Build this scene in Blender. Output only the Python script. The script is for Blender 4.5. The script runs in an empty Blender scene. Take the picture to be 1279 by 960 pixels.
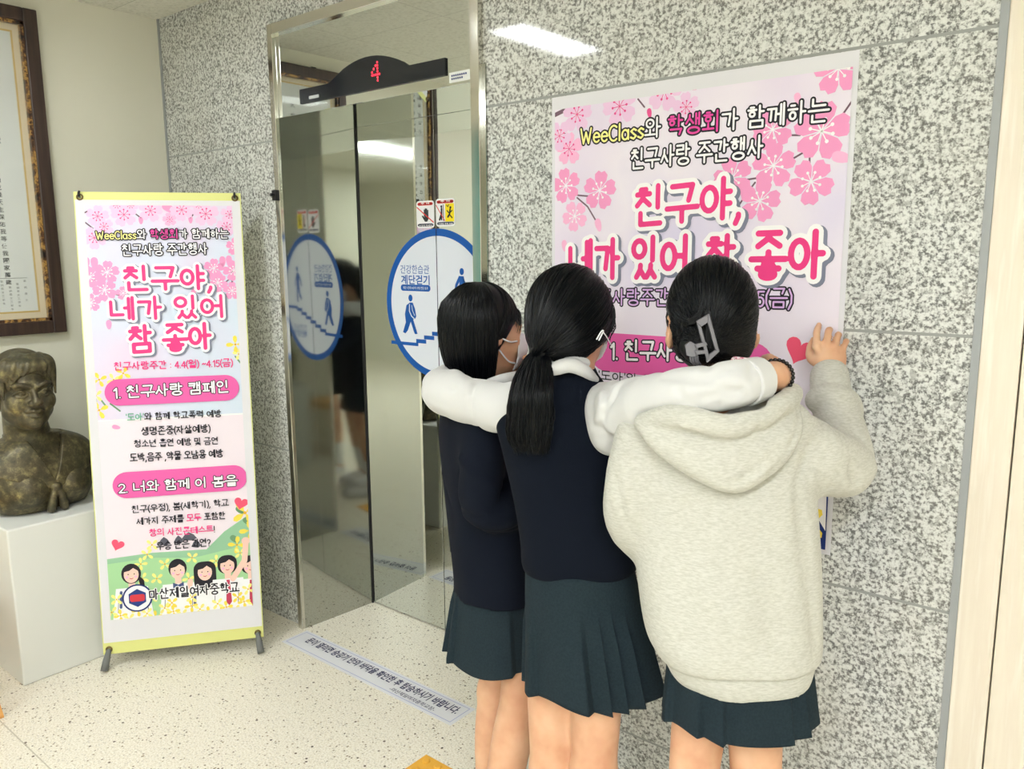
import bpy, bmesh, math, random
import numpy as np
from mathutils import Vector, Matrix

random.seed(7)
rng = np.random.default_rng(11)
S = bpy.context.scene
COL = S.collection

# ------------------------------------------------------------------ camera
IMG_W, IMG_H, F_PX = 1279.0, 960.0, 1003.8
YAW, PITCH, ROLL = -0.6866465, 0.1620225, -0.00779752
CAM = np.array([0.0, 0.0, 1.588])


def _cam_axes():
    cy, sy, cp, sp = math.cos(YAW), math.sin(YAW), math.cos(PITCH), math.sin(PITCH)
    f = np.array([sy * cp, cy * cp, -sp])
    r = np.array([cy, -sy, 0.0])
    u = np.cross(r, f)
    c, s = math.cos(ROLL), math.sin(ROLL)
    return c * r + s * u, -s * r + c * u, f


AX_R, AX_U, AX_F = _cam_axes()
RH = np.array([AX_R[0], AX_R[1], 0.0]); RH /= np.linalg.norm(RH)      # horizontal, to the camera's right
FH = np.array([-RH[1], RH[0], 0.0])                                   # horizontal, away from the camera
UP = np.array([0.0, 0.0, 1.0])


def ray(px, py):
    return AX_R * ((px - IMG_W / 2) / F_PX) - AX_U * ((py - IMG_H / 2) / F_PX) + AX_F


def P(px, py, d):
    """world point seen at a pixel of the photograph, d metres in front of the camera"""
    return CAM + ray(px, py) * d


def onY(px, py, Y):
    r = ray(px, py); return CAM + r * ((Y - CAM[1]) / r[1])


def onX(px, py, X):
    r = ray(px, py); return CAM + r * ((X - CAM[0]) / r[0])


def onZ(px, py, Z):
    r = ray(px, py); return CAM + r * ((Z - CAM[2]) / r[2])


cam_data = bpy.data.cameras.new('camera')
cam_data.sensor_width = 36.0
cam_data.sensor_fit = 'HORIZONTAL'
cam_data.lens = 36.0 * F_PX / IMG_W
cam_data.clip_start = 0.05
cam = bpy.data.objects.new('camera', cam_data)
COL.objects.link(cam)
M4 = Matrix.Identity(4)
for i in range(3):
    M4[i][0], M4[i][1], M4[i][2], M4[i][3] = AX_R[i], AX_U[i], -AX_F[i], CAM[i]
cam.matrix_world = M4
S.camera = cam

# ------------------------------------------------------------------ world, light, exposure
S.view_settings.view_transform = 'Standard'
S.view_settings.look = 'None'
S.view_settings.gamma = 1.0
S.view_settings.use_curve_mapping = False
S.view_settings.exposure = EXPOSURE = 0.14
wd = bpy.data.worlds.new('world'); S.world = wd
wd.use_nodes = True
wd.node_tree.nodes['Background'].inputs[0].default_value = (0.9, 0.95, 1.0, 1)
wd.node_tree.nodes['Background'].inputs[1].default_value = 0.3
PANEL_STRENGTH = 38.0
PANEL_COLOR = (0.94, 0.975, 1.0)
# (x, y) of the middle of every ceiling light; each is built with its own glowing diffuser further down
PANELS = [(-2.5, .55), (-2.5, -1.2), (-2.5, -2.95), (.5, -.35), (.2, -1.7), (-.1, -3.0), (2.4, -1.6)]  # all after the first are unseen, added to give the room more light

# ------------------------------------------------------------------ materials


def lin(c):
    """sRGB 0-255 -> linear"""
    out = []
    for v in c[:3]:
        v = v / 255.0
        out.append(v / 12.92 if v <= 0.04045 else ((v + 0.055) / 1.055) ** 2.4)
    return tuple(out) + (1.0,)


MATS = {}


def mat(name, rgb, rough=0.5, metal=0.0, spec=0.5, sheen=0.0, coat=0.0, emit=None):
    if name in MATS:
        return MATS[name]
    m = bpy.data.materials.new(name); m.use_nodes = True
    b = m.node_tree.nodes['Principled BSDF']
    b.inputs['Base Color'].default_value = lin(rgb)
    b.inputs['Roughness'].default_value = rough
    b.inputs['Metallic'].default_value = metal
    b.inputs['Specular IOR Level'].default_value = spec
    if sheen:
        b.inputs['Sheen Weight'].default_value = sheen
    if coat:
        b.inputs['Coat Weight'].default_value = coat
    if emit:
        b.inputs['Emission Color'].default_value = lin(rgb)
        b.inputs['Emission Strength'].default_value = emit
    MATS[name] = m
    return m


class NT:
    """small helper to wire nodes"""
    def __init__(s, m):
        s.t = m.node_tree; s.b = s.t.nodes['Principled BSDF']

    def n(s, typ, **kw):
        nd = s.t.nodes.new(typ)
        for k, v in kw.items():
            if k.startswith('i_'):
                nd.inputs[k[2:].replace('_', ' ')].default_value = v
            else:
                setattr(nd, k, v)
        return nd

    def l(s, a, b):
        s.t.links.new(a, b)

    def coord(s, scale=(1, 1, 1), kind='Object'):
        tc = s.n('ShaderNodeTexCoord'); mp = s.n('ShaderNodeMapping')
        mp.inputs['Scale'].default_value = scale
        s.l(tc.outputs[kind], mp.inputs['Vector']); return mp.outputs['Vector']

    def noise(s, vec, scale, detail=2.0, rough=0.5):
        nd = s.n('ShaderNodeTexNoise'); nd.inputs['Scale'].default_value = scale
        nd.inputs['Detail'].default_value = detail; nd.inputs['Roughness'].default_value = rough
        s.l(vec, nd.inputs['Vector']); return nd.outputs['Fac']

    def ramp(s, fac, stops, interp='LINEAR'):
        r = s.n('ShaderNodeValToRGB'); r.color_ramp.interpolation = interp
        e = r.color_ramp.elements
        while len(e) < len(stops):
            e.new(0.5)
        for el, (p, c) in zip(e, stops):
            el.position = p; el.color = c if len(c) == 4 else lin(c)
        s.l(fac, r.inputs['Fac']); return r.outputs['Color']

    def mix(s, fac, a, b, typ='MIX'):
        m = s.n('ShaderNodeMix', data_type='RGBA', blend_type=typ)
        for sock, v in ((m.inputs[0], fac), (m.inputs[6], a), (m.inputs[7], b)):
            if hasattr(v, 'is_linked'):
                s.l(v, sock)
            else:
                sock.default_value = v if not isinstance(v, tuple) else (v if len(v) == 4 else lin(v))
        return m.outputs[2]

    def math(s, op, a, b=0.0):
        m = s.n('ShaderNodeMath', operation=op)
        for sock, v in ((m.inputs[0], a), (m.inputs[1], b)):
            if hasattr(v, 'is_linked'):
                s.l(v, sock)
            else:
                sock.default_value = v
        return m.outputs[0]

    def bump(s, h, strength, dist=0.002):
        b = s.n('ShaderNodeBump'); b.inputs['Strength'].default_value = strength
        b.inputs['Distance'].default_value = dist
        s.l(h, b.inputs['Height']); s.l(b.outputs[0], s.b.inputs['Normal'])

    def color(s, c):
        s.l(c, s.b.inputs['Base Color'])


WH = (1, 1, 1, 1); BK = (0, 0, 0, 1)


def m_granite():
    m = mat('granite', (190, 192, 186), rough=0.06, spec=0.32); t = NT(m)
    v = t.coord()
    n1 = t.noise(v, 128, 3, .6); n2 = t.noise(v, 66, 2); n3 = t.noise(v, 3, 2)
    base = t.ramp(n1, [(0.36, (114, 114, 113)), (0.44, (160, 161, 159)), (0.505, (206, 208, 205)), (0.62, (224, 226, 223))])
    dark = t.ramp(n2, [(0.36, WH), (0.43, BK)])
    c = t.mix(t.math('MULTIPLY', dark, .38), base, (96, 96, 93))
    c = t.mix(t.ramp(n3, [(.35, BK), (.7, (1, 1, 1, 1))]), c, t.mix(.12, c, (196, 188, 170)))
    # horizontal joints between the slabs
    sep = t.n('ShaderNodeSeparateXYZ'); t.l(v, sep.inputs[0])
    zz = t.math('MODULO', t.math('ADD', sep.outputs['Z'], 0.485), 0.6285)
    j = t.math('LESS_THAN', zz, 0.007)
    c = t.mix(j, c, (150, 152, 150))
    t.color(c)
    rr = t.math('MULTIPLY_ADD', j, .4); t.t.nodes[-1].inputs[2].default_value = .055
    t.l(rr, t.b.inputs['Roughness'])
    return m


def m_terrazzo():
    m = mat('terrazzo', (226, 220, 202), rough=0.32, spec=0.4); t = NT(m)
    v = t.coord()

    def chips(scale, thr, sd):
        vo = t.n('ShaderNodeTexVoronoi'); vo.inputs['Scale'].default_value = scale
        mp = t.n('ShaderNodeMapping'); mp.inputs['Location'].default_value = (sd, sd * 2, 0); t.l(v, mp.inputs['Vector'])
        t.l(mp.outputs[0], vo.inputs['Vector'])
        sx = t.n('ShaderNodeSeparateColor'); t.l(vo.outputs['Color'], sx.inputs[0])
        a = t.math('LESS_THAN', vo.outputs['Distance'], 0.36)
        b = t.math('LESS_THAN', sx.outputs[0], thr)
        return t.math('MULTIPLY', a, b), sx.outputs[1]
    fine = t.noise(v, 170, 2)
    c = t.ramp(fine, [(.3, (212, 203, 183)), (.46, (233, 226, 208)), (.6, (244, 239, 226))])
    f1, r1 = chips(130, .3, 0); c = t.mix(f1, c, t.ramp(r1, [(0, (206, 198, 182)), (.5, (222, 217, 204)), (1, (194, 186, 172))]))
    f2, r2 = chips(105, .09, 3.3); c = t.mix(f2, c, t.ramp(r2, [(0, (168, 150, 124)), (.6, (140, 126, 106)), (1, (186, 170, 142))]))
    f3, r3 = chips(80, .028, 7.1); c = t.mix(f3, c, t.ramp(r3, [(0, (84, 74, 62)), (1, (120, 102, 84))]))
    # thin divider strips cast into the floor
    sep = t.n('ShaderNodeSeparateXYZ'); t.l(v, sep.inputs[0])
    dy = t.math('LESS_THAN', t.math('ABSOLUTE', t.math('SUBTRACT', sep.outputs['Y'], .853)), .0022)
    c = t.mix(t.math('MULTIPLY', dy, .6), c, (170, 160, 136))
    t.color(c); return m


def m_wood_light():
    m = mat('pale wood laminate', (232, 224, 208), rough=.38); t = NT(m)
    v = t.coord((14, 14, .9)); n = t.noise(v, 2.2, 4, .6)
    t.color(t.ramp(n, [(.3, (236, 227, 212)), (.5, (230, 219, 203)), (.62, (238, 231, 218)), (.75, (224, 211, 192))])); return m


def m_steel(name, rough, rgb, warp):
    m = mat(name, rgb, rough=rough, metal=1.0); t = NT(m)
    v = t.coord((1, 1, .35)); n = t.noise(v, 2.6, 1.0)
    t.bump(n, warp, .02); return m


def m_cloth(name, rgb, rough=.9, scale=900, bump=.25, sheen=.25, var=.0, rgb2=None, stretch=(1, 1, 1)):
    m = mat(name, rgb, rough=rough, spec=.2, sheen=sheen); t = NT(m)
    v = t.coord(stretch); n = t.noise(v, scale, 2)
    if rgb2 is not None:
        n2 = t.noise(v, scale * .28, 3, .6)
        t.color(t.ramp(n2, [(.35, rgb2), (.62, rgb)]))
    t.bump(n, bump, .0015); return m


def m_skin():
    m = mat('skin', (224, 172, 134), rough=.48, spec=.35); t = NT(m)
    v = t.coord(); n = t.noise(v, 14, 3)
    t.color(t.ramp(n, [(.3, (203, 150, 119)), (.55, (217, 170, 137)), (.75, (224, 183, 151))]))
    t.b.inputs['Subsurface Weight'].default_value = .12
    t.b.inputs['Subsurface Radius'].default_value = (.012, .004, .002)
    return m


def m_hair():
    m = mat('black hair', (4, 6, 10), rough=.3, spec=.24); t = NT(m)
    return m


def m_bronze():
    m = mat('patinated bronze', (86, 78, 56), rough=.42, metal=.45); t = NT(m)
    v = t.coord(); n = t.noise(v, 30, 6, .7); n2 = t.noise(v, 9, 4)
    c = t.ramp(n, [(.3, (62, 57, 45)), (.5, (90, 82, 61)), (.61, (122, 112, 80)), (.74, (164, 154, 102))])
    c = t.mix(t.ramp(n2, [(.42, BK), (.66, WH)]), c, t.mix(.4, c, (58, 64, 52)))
    t.color(c); t.bump(t.noise(v, 60, 4), .35, .004); return m


def m_paper_pink(name, a, b, c2):
    m = mat(name, a, rough=.55, spec=.3); t = NT(m)
    v = t.coord((1, 1, .8)); n = t.noise(v, 2.4, 2, .45)
    t.color(t.ramp(n, [(.33, a), (.5, b), (.66, c2)])); return m


def m_ceiling():
    m = mat('ceiling tile', (226, 224, 212), rough=.9, spec=.1); t = NT(m)
    v = t.coord(); n = t.noise(v, 60, 4, .7)
    c = t.ramp(n, [(.3, (206, 204, 192)), (.5, (230, 228, 216)), (.7, (236, 234, 224))])
    sep = t.n('ShaderNodeSeparateXYZ'); t.l(v, sep.inputs[0])
    gx = t.math('LESS_THAN', t.math('MODULO', t.math('ADD', sep.outputs['X'], 20.03), .6), .004)
    gy = t.math('LESS_THAN', t.math('MODULO', t.math('ADD', sep.outputs['Y'], 20.45), .6), .004)
    c = t.mix(t.math('MULTIPLY', t.math('MAXIMUM', gx, gy), .5), c, (150, 148, 138))
    t.color(c); return m


# ------------------------------------------------------------------ object helpers
BASE = {}


def obj(name, verts, faces, m, parent=None, base=None, smooth=False, mat_idx=None):
    """link ONE mesh object; verts in world space"""
    verts = np.asarray(verts, float)
    if parent is not None:
        b = BASE[parent.name]
    elif base is not None:
        b = np.asarray(base, float)
    else:
        b = np.zeros(3)
    me = bpy.data.meshes.new(name)
    me.from_pydata((verts - b).tolist(), [], [list(map(int, f)) for f in faces] if not isinstance(faces, np.ndarray) else faces.tolist())
    ms = m if isinstance(m, (list, tuple)) else [m]
    for x in ms:
        me.materials.append(x)
    if mat_idx is not None:
        me.polygons.foreach_set('material_index', np.asarray(mat_idx, np.int32))
    if smooth:
        me.polygons.foreach_set('use_smooth', np.ones(len(me.polygons), bool))
    me.update()
    o = bpy.data.objects.new(name, me)
    COL.objects.link(o)
    if parent is not None:
        o.parent = parent
    else:
        o.location = b
    BASE[o.name] = b
    return o


def empty(name, loc):
    o = bpy.data.objects.new(name, None); COL.objects.link(o)
    o.location = loc; o.empty_display_size = .1
    BASE[o.name] = np.asarray(loc, float)
    return o


def tag(o, label, cat, group=None):
    o['label'] = label; o['category'] = cat
    if group:
        o['group'] = group
    return o


def structure(o):
    o['kind'] = 'structure'; return o


class MB:
    """collects shapes of one part"""
    def __init__(s):
        s.v = []; s.f = []; s.mi = []

    def add(s, v, f, mi=0):
        n = len(s.v); s.v += [tuple(map(float, p)) for p in v]
        s.f += [[i + n for i in q] for q in f]; s.mi += [mi] * len(f); return s

    def box(s, lo, hi, mi=0):
        x0, y0, z0 = lo; x1, y1, z1 = hi
        v = [(x0, y0, z0), (x1, y0, z0), (x1, y1, z0), (x0, y1, z0), (x0, y0, z1), (x1, y0, z1), (x1, y1, z1), (x0, y1, z1)]
        return s.add(v, [(0, 3, 2, 1), (4, 5, 6, 7), (0, 1, 5, 4), (1, 2, 6, 5), (2, 3, 7, 6), (3, 0, 4, 7)], mi)

    def obox(s, c, ax, half, mi=0):
        c = np.asarray(c, float); A = [np.asarray(a, float) for a in ax]
        v = []
        for sz in (-1, 1):
            for sx, sy in ((-1, -1), (1, -1), (1, 1), (-1, 1)):
                v.append(c + A[0] * sx * half[0] + A[1] * sy * half[1] + A[2] * sz * half[2])
        return s.add(v, [(0, 3, 2, 1), (4, 5, 6, 7), (0, 1, 5, 4), (1, 2, 6, 5), (2, 3, 7, 6), (3, 0, 4, 7)], mi)

    def tube(s, pts, r, n=8, mi=0, cap=True):
        pts = np.asarray(pts, float); r = np.broadcast_to(np.asarray(r, float), (len(pts),))
        tan = np.gradient(pts, axis=0); tan /= np.linalg.norm(tan, axis=1)[:, None] + 1e-12
        ref = np.array([0, 0, 1.0]) if abs(tan[0][2]) < .9 else np.array([1.0, 0, 0])
        vs = []
        nn = ref - tan[0] * ref.dot(tan[0]); nn /= np.linalg.norm(nn)
        for i in range(len(pts)):
            nn = nn - tan[i] * nn.dot(tan[i]); nn /= np.linalg.norm(nn)
            bb = np.cross(tan[i], nn)
            for k in range(n):
                a = 2 * math.pi * k / n
                vs.append(pts[i] + r[i] * (math.cos(a) * nn + math.sin(a) * bb))
        fs = []
        for i in range(len(pts) - 1):
            for k in range(n):
                fs.append((i * n + k, i * n + (k + 1) % n, (i + 1) * n + (k + 1) % n, (i + 1) * n + k))
        if cap:
            fs.append(tuple(range(n))[::-1]); fs.append(tuple(range((len(pts) - 1) * n, len(pts) * n)))
        return s.add(vs, fs, mi)

    def prism(s, poly, off, mi=0):
        """poly: list of 3D points; extruded by off"""
        poly = [np.asarray(p, float) for p in poly]; off = np.asarray(off, float); n = len(poly)
        v = poly + [p + off for p in poly]
        f = [tuple(range(n))[::-1], tuple(range(n, 2 * n))] + [(i, (i + 1) % n, (i + 1) % n + n, i + n) for i in range(n)]
        return s.add(v, f, mi)

    def build(s, name, m, parent=None, base=None, smooth=False, bevel=0.0):
        o = obj(name, s.v, s.f, m, parent, base, smooth, s.mi)
        if bevel:
            md = o.modifiers.new('bevel', 'BEVEL'); md.width = bevel; md.segments = 2; md.limit_method = 'ANGLE'
        bm = bmesh.new(); bm.from_mesh(o.data); bmesh.ops.recalc_face_normals(bm, faces=bm.faces); bm.to_mesh(o.data); bm.free()
        return o


def crom(pts, n=8):
    """Catmull-Rom through points (any dimension)"""
    p = np.asarray(pts, float); p = np.vstack([2 * p[0] - p[1], p, 2 * p[-1] - p[-2]])
    out = []
    for i in range(1, len(p) - 2):
        for t in np.linspace(0, 1, n, endpoint=False):
            a, b, c, d = p[i - 1], p[i], p[i + 1], p[i + 2]
            out.append(.5 * ((2 * b) + (-a + c) * t + (2 * a - 5 * b + 4 * c - d) * t * t + (-a + 3 * b - 3 * c + d) * t ** 3))
    out.append(p[-2]); return np.array(out)

# ------------------------------------------------------------------ sculpting: smooth unions on a grid, then surface nets


class Vol:
    def __init__(s, lo, hi, h):
        s.lo = np.asarray(lo, float); s.h = h
        n = np.ceil((np.asarray(hi, float) - s.lo) / h).astype(int) + 1
        s.v = np.full(tuple(n), 1.0, np.float32)

    def sub(s, lo, hi):
        i0 = np.clip(np.floor((np.asarray(lo) - s.lo) / s.h).astype(int), 0, np.array(s.v.shape) - 1)
        i1 = np.clip(np.ceil((np.asarray(hi) - s.lo) / s.h).astype(int) + 1, 0, np.array(s.v.shape))
        sl = tuple(slice(a, b) for a, b in zip(i0, i1))
        ax = [(s.lo[k] + s.h * np.arange(i0[k], i1[k])).astype(np.float32) for k in range(3)]
        return sl, ax[0][:, None, None], ax[1][None, :, None], ax[2][None, None, :]

    def put(s, f, lo, hi, k=0.0, op='u'):
        pad = 4 * s.h + k * 1.2
        sl, X, Y, Z = s.sub(np.asarray(lo) - pad, np.asarray(hi) + pad)
        v = s.v[sl]
        if v.size == 0:
            return s
        d = f(X, Y, Z).astype(np.float32)
        if op == 'u':
            if k > 0:
                hh = np.clip(.5 + .5 * (v - d) / k, 0, 1); r = v * (1 - hh) + d * hh - k * hh * (1 - hh)
            else:
                r = np.minimum(v, d)
        elif op == 's':
            if k > 0:
                hh = np.clip(.5 - .5 * (v + d) / k, 0, 1); r = v * (1 - hh) - d * hh + k * hh * (1 - hh)
            else:
                r = np.maximum(v, -d)
        elif op == 'a':
            r = v - d
        s.v[sl] = r
        return s

    def cap(s, a, b, ra, rb=None, k=0.0, op='u'):
        a = np.asarray(a, float); b = np.asarray(b, float); rb = ra if rb is None else rb
        ba = b - a; L = max(float(ba.dot(ba)), 1e-12); R = max(ra, rb)

        def f(X, Y, Z):
            x, y, z = X - a[0], Y - a[1], Z - a[2]
            t = np.clip((x * ba[0] + y * ba[1] + z * ba[2]) / L, 0, 1)
            return np.sqrt((x - t * ba[0]) ** 2 + (y - t * ba[1]) ** 2 + (z - t * ba[2]) ** 2) - (ra + (rb - ra) * t)
        return s.put(f, np.minimum(a, b) - R, np.maximum(a, b) + R, k, op)

    def tube(s, pts, rad, k=0.0, n=6, op='u', join=0.006):
        """smooth tube through points; the first piece joins what is there with k"""
        pr = np.hstack([np.asarray(pts, float), np.broadcast_to(np.asarray(rad, float), (len(pts),))[:, None]])
        pr = crom(pr, n); A, B = pr[:-1], pr[1:]
        R = pr[:, 3].max(); lo = pr[:, :3].min(0) - R; hi = pr[:, :3].max(0) + R

        def f(X, Y, Z):
            best = None
            for a, b in zip(A, B):
                ba = b[:3] - a[:3]; L = max(float(ba.dot(ba)), 1e-12)
                x, y, z = X - a[0], Y - a[1], Z - a[2]
                t = np.clip((x * ba[0] + y * ba[1] + z * ba[2]) / L, 0, 1)
                d = np.sqrt((x - t * ba[0]) ** 2 + (y - t * ba[1]) ** 2 + (z - t * ba[2]) ** 2) - (a[3] + (b[3] - a[3]) * t)
                best = d if best is None else np.minimum(best, d)
            return best
        return s.put(f, lo, hi, k, op)

    def ell(s, c, r, ax=None, k=0.0, op='u'):
        c = np.asarray(c, float); r = np.asarray(r, float)
        A = np.eye(3) if ax is None else np.array(ax, float)      # rows: local axes

        def f(X, Y, Z):
            x, y, z = X - c[0], Y - c[1], Z - c[2]
            q = [(A[i][0] * x + A[i][1] * y + A[i][2] * z) / r[i] for i in range(3)]
            k0 = np.sqrt(q[0] ** 2 + q[1] ** 2 + q[2] ** 2)
            k1 = np.sqrt((q[0] / r[0]) ** 2 + (q[1] / r[1]) ** 2 + (q[2] / r[2]) ** 2) + 1e-9
            return k0 * (k0 - 1) / k1
        ext = np.sqrt(((A * r[:, None]) ** 2).sum(0))
        return s.put(f, c - ext, c + ext, k, op)

    def loft(s, secs, k=0.0, e1=None, e2=None, op='u', p=2.0):
        """secs: rows (cx, cy, z, a, b) bottom to top; a along e1, b along e2 (horizontal axes)"""
        e1 = RH if e1 is None else e1; e2 = FH if e2 is None else e2
        A = np.array(sorted(secs, key=lambda q: q[2]), float)
        sm = crom(A, 6); sm = sm[np.argsort(sm[:, 2])]
        zl, zh = A[0, 2], A[-1, 2]; R = A[:, 3:].max()
        lo = np.array([A[:, 0].min() - R, A[:, 1].min() - R, zl]); hi = np.array([A[:, 0].max() + R, A[:, 1].max() + R, zh])

        def f(X, Y, Z):
            z = Z.ravel()
            ip = [np.interp(z, sm[:, 2], sm[:, j])[None, None, :] for j in (0, 1, 3, 4)]
            x, y = X - ip[0], Y - ip[1]
            u = (x * e1[0] + y * e1[1]); w = (x * e2[0] + y * e2[1])
            if p == 2.0:
                k0 = np.sqrt((u / ip[2]) ** 2 + (w / ip[3]) ** 2)
            else:
                k0 = (np.abs(u / ip[2]) ** p + np.abs(w / ip[3]) ** p) ** (1 / p)
            k1 = np.sqrt((u / ip[2] ** 2) ** 2 + (w / ip[3] ** 2) ** 2) + 1e-6
            d = k0 * (k0 - 1) / k1
            d = np.maximum(d, -np.minimum(ip[2], ip[3]))
            return np.maximum(d, np.maximum(Z - zh, zl - Z))
        return s.put(f, lo, hi, k, op)

    def ridge(s, pts, r, amp, n=6):
        """raise (amp > 0) or sink (amp < 0) the surface along a line: seams and folds"""
        pr = crom(np.asarray(pts, float), n); A, B = pr[:-1], pr[1:]

        def f(X, Y, Z):
            best = None
            for a, b in zip(A, B):
                ba = b - a; L = max(float(ba.dot(ba)), 1e-12)
                x, y, z = X - a[0], Y - a[1], Z - a[2]
                t = np.clip((x * ba[0] + y * ba[1] + z * ba[2]) / L, 0, 1)
                d = (x - t * ba[0]) ** 2 + (y - t * ba[1]) ** 2 + (z - t * ba[2]) ** 2
                best = d if best is None else np.minimum(best, d)
            return amp * np.exp(-best / (r * r))
        return s.put(f, pr.min(0) - 2.2 * r, pr.max(0) + 2.2 * r, 0, 'a')

    def creases(s, pts, rad, n, r, amp, seed):
        """slanting folds wrapped round a tube of cloth"""
        g = np.random.default_rng(seed)
        c = crom(np.asarray(pts, float), 12); R_ = np.interp(np.linspace(0, 1, len(c)), np.linspace(0, 1, len(rad)), rad)
        tan = np.gradient(c, axis=0); tan /= np.linalg.norm(tan, axis=1)[:, None]
        for k in range(n):
            i = int(g.uniform(.06, .94) * (len(c) - 1)); t = tan[i]
            a = np.cross(t, UP); a /= np.linalg.norm(a) + 1e-9; b = np.cross(t, a); ph = g.uniform(0, 6.28); w = g.uniform(.5, 1.1); sl = g.uniform(-.05, .05)
            line = []
            for q in np.linspace(-1, 1, 5):
                j = int(np.clip(i + q * sl * len(c) * 2.2, 0, len(c) - 1)); an = ph + q * w
                line.append(c[j] + R_[j] * (math.cos(an) * a + math.sin(an) * b))
            s.ridge(line, r * g.uniform(.7, 1.3), (amp if k % 3 == 0 else -amp) * g.uniform(.6, 1.2), n=4)

    def waves(s, amp, freq, seed, lo=None, hi=None):
        g = np.random.default_rng(seed)
        W = [(g.normal(size=3) * freq * (1, 1, .55), g.uniform(0, 6.28), g.uniform(.5, 1)) for _ in range(7)]
        lo = s.lo if lo is None else lo; hi = s.lo + np.array(s.v.shape) * s.h if hi is None else hi

        def f(X, Y, Z):
            t = 0
            for w, ph, a in W:
                t = t + a * np.sin(w[0] * X + w[1] * Y + w[2] * Z + ph)
            return amp * t / 3.0
        return s.put(f, lo, hi, 0, 'a')

    def mesh(s, smooth=2):
        v = s.v; h = s.h
        neg = v < 0
        c = [neg[i:v.shape[0] - 1 + i, j:v.shape[1] - 1 + j, k:v.shape[2] - 1 + k] for i in (0, 1) for j in (0, 1) for k in (0, 1)]
        tot = sum(x.astype(np.int8) for x in c)
        act = (tot > 0) & (tot < 8)
        I = np.argwhere(act)
        idx = np.full(act.shape, -1, np.int64); idx[act] = np.arange(len(I))
        acc = np.zeros((len(I), 3)); cnt = np.zeros(len(I))
        corners = [(i, j, k) for i in (0, 1) for j in (0, 1) for k in (0, 1)]
        for a in corners:
            for axis in range(3):
                if a[axis]:
                    continue
                b = list(a); b[axis] = 1
                va = v[I[:, 0] + a[0], I[:, 1] + a[1], I[:, 2] + a[2]]; vb = v[I[:, 0] + b[0], I[:, 1] + b[1], I[:, 2] + b[2]]
                m = (va < 0) != (vb < 0)
                t = np.where(m, va / np.where(m, va - vb, 1), 0)
                pt = np.array(a, float)[None, :].repeat(len(I), 0); pt[:, axis] += t
                acc += pt * m[:, None]; cnt += m
        V = (I + acc / cnt[:, None]) * h + s.lo
        quads = []
        for axis in range(3):
            o1, o2 = [(1, 2), (2, 0), (0, 1)][axis]
            n0 = neg.take(range(0, v.shape[axis] - 1), axis); n1 = neg.take(range(1, v.shape[axis]), axis)
            E = np.argwhere(n0 != n1)
            ok = (E[:, o1] > 0) & (E[:, o2] > 0) & (E[:, o1] < v.shape[o1] - 1) & (E[:, o2] < v.shape[o2] - 1)
            E = E[ok]
            flip = n0[E[:, 0], E[:, 1], E[:, 2]]

            def cell(d1, d2):
                C = E.copy(); C[:, o1] += d1; C[:, o2] += d2
                return idx[C[:, 0], C[:, 1], C[:, 2]]
            q = np.stack([cell(-1, -1), cell(0, -1), cell(0, 0), cell(-1, 0)], 1)
            q[~flip] = q[~flip][:, ::-1]
            quads.append(q)
        Q = np.vstack(quads)
        Q = Q[(Q >= 0).all(1)]
        # keep the large connected pieces only is not needed; smooth (Taubin)
        e = np.vstack([Q[:, [0, 1]], Q[:, [1, 2]], Q[:, [2, 3]], Q[:, [3, 0]]])
        deg = np.bincount(e.ravel(), minlength=len(V)).astype(float)
        for it in range(smooth):
            for lam in (.55, -.57 if it < smooth - 1 else 0.0):
                if lam == 0.0:
                    continue
                a = np.zeros_like(V)
                for k in range(3):
                    a[:, k] = np.bincount(e[:, 0], V[e[:, 1], k], len(V)) + np.bincount(e[:, 1], V[e[:, 0], k], len(V))
                V = V + lam * (a / np.maximum(deg, 1)[:, None] - V)
        return V, Q

    def build(s, name, m, parent=None, base=None, smooth=2):
        V, Q = s.mesh(smooth)
        return obj(name, V, Q, m, parent, base, True)


def strands(name, paths, rad, m, parent, sides=3):
    """one mesh of many thin hairs; paths: list of (n,3)"""
    n = len(paths[0]); A = np.array(paths)                       # (N,n,3)
    tan = np.gradient(A, axis=1); tan /= np.linalg.norm(tan, axis=2)[..., None] + 1e-12
    ref = rng.normal(size=(len(A), 1, 3)); n1 = np.cross(tan, ref); n1 /= np.linalg.norm(n1, axis=2)[..., None] + 1e-12
    n2 = np.cross(tan, n1)
    r = np.asarray(rad)[None, :, None]
    V = np.stack([A + r * (math.cos(2 * math.pi * k / sides) * n1 + math.sin(2 * math.pi * k / sides) * n2) for k in range(sides)], 2)
    N = len(A); idx = np.arange(N * n * sides).reshape(N, n, sides)
    q = []
    for k in range(sides):
        k2 = (k + 1) % sides
        q.append(np.stack([idx[:, :-1, k], idx[:, :-1, k2], idx[:, 1:, k2], idx[:, 1:, k]], -1).reshape(-1, 4))
    return obj(name, V.reshape(-1, 3), np.vstack(q), m, parent, None, True)


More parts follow.
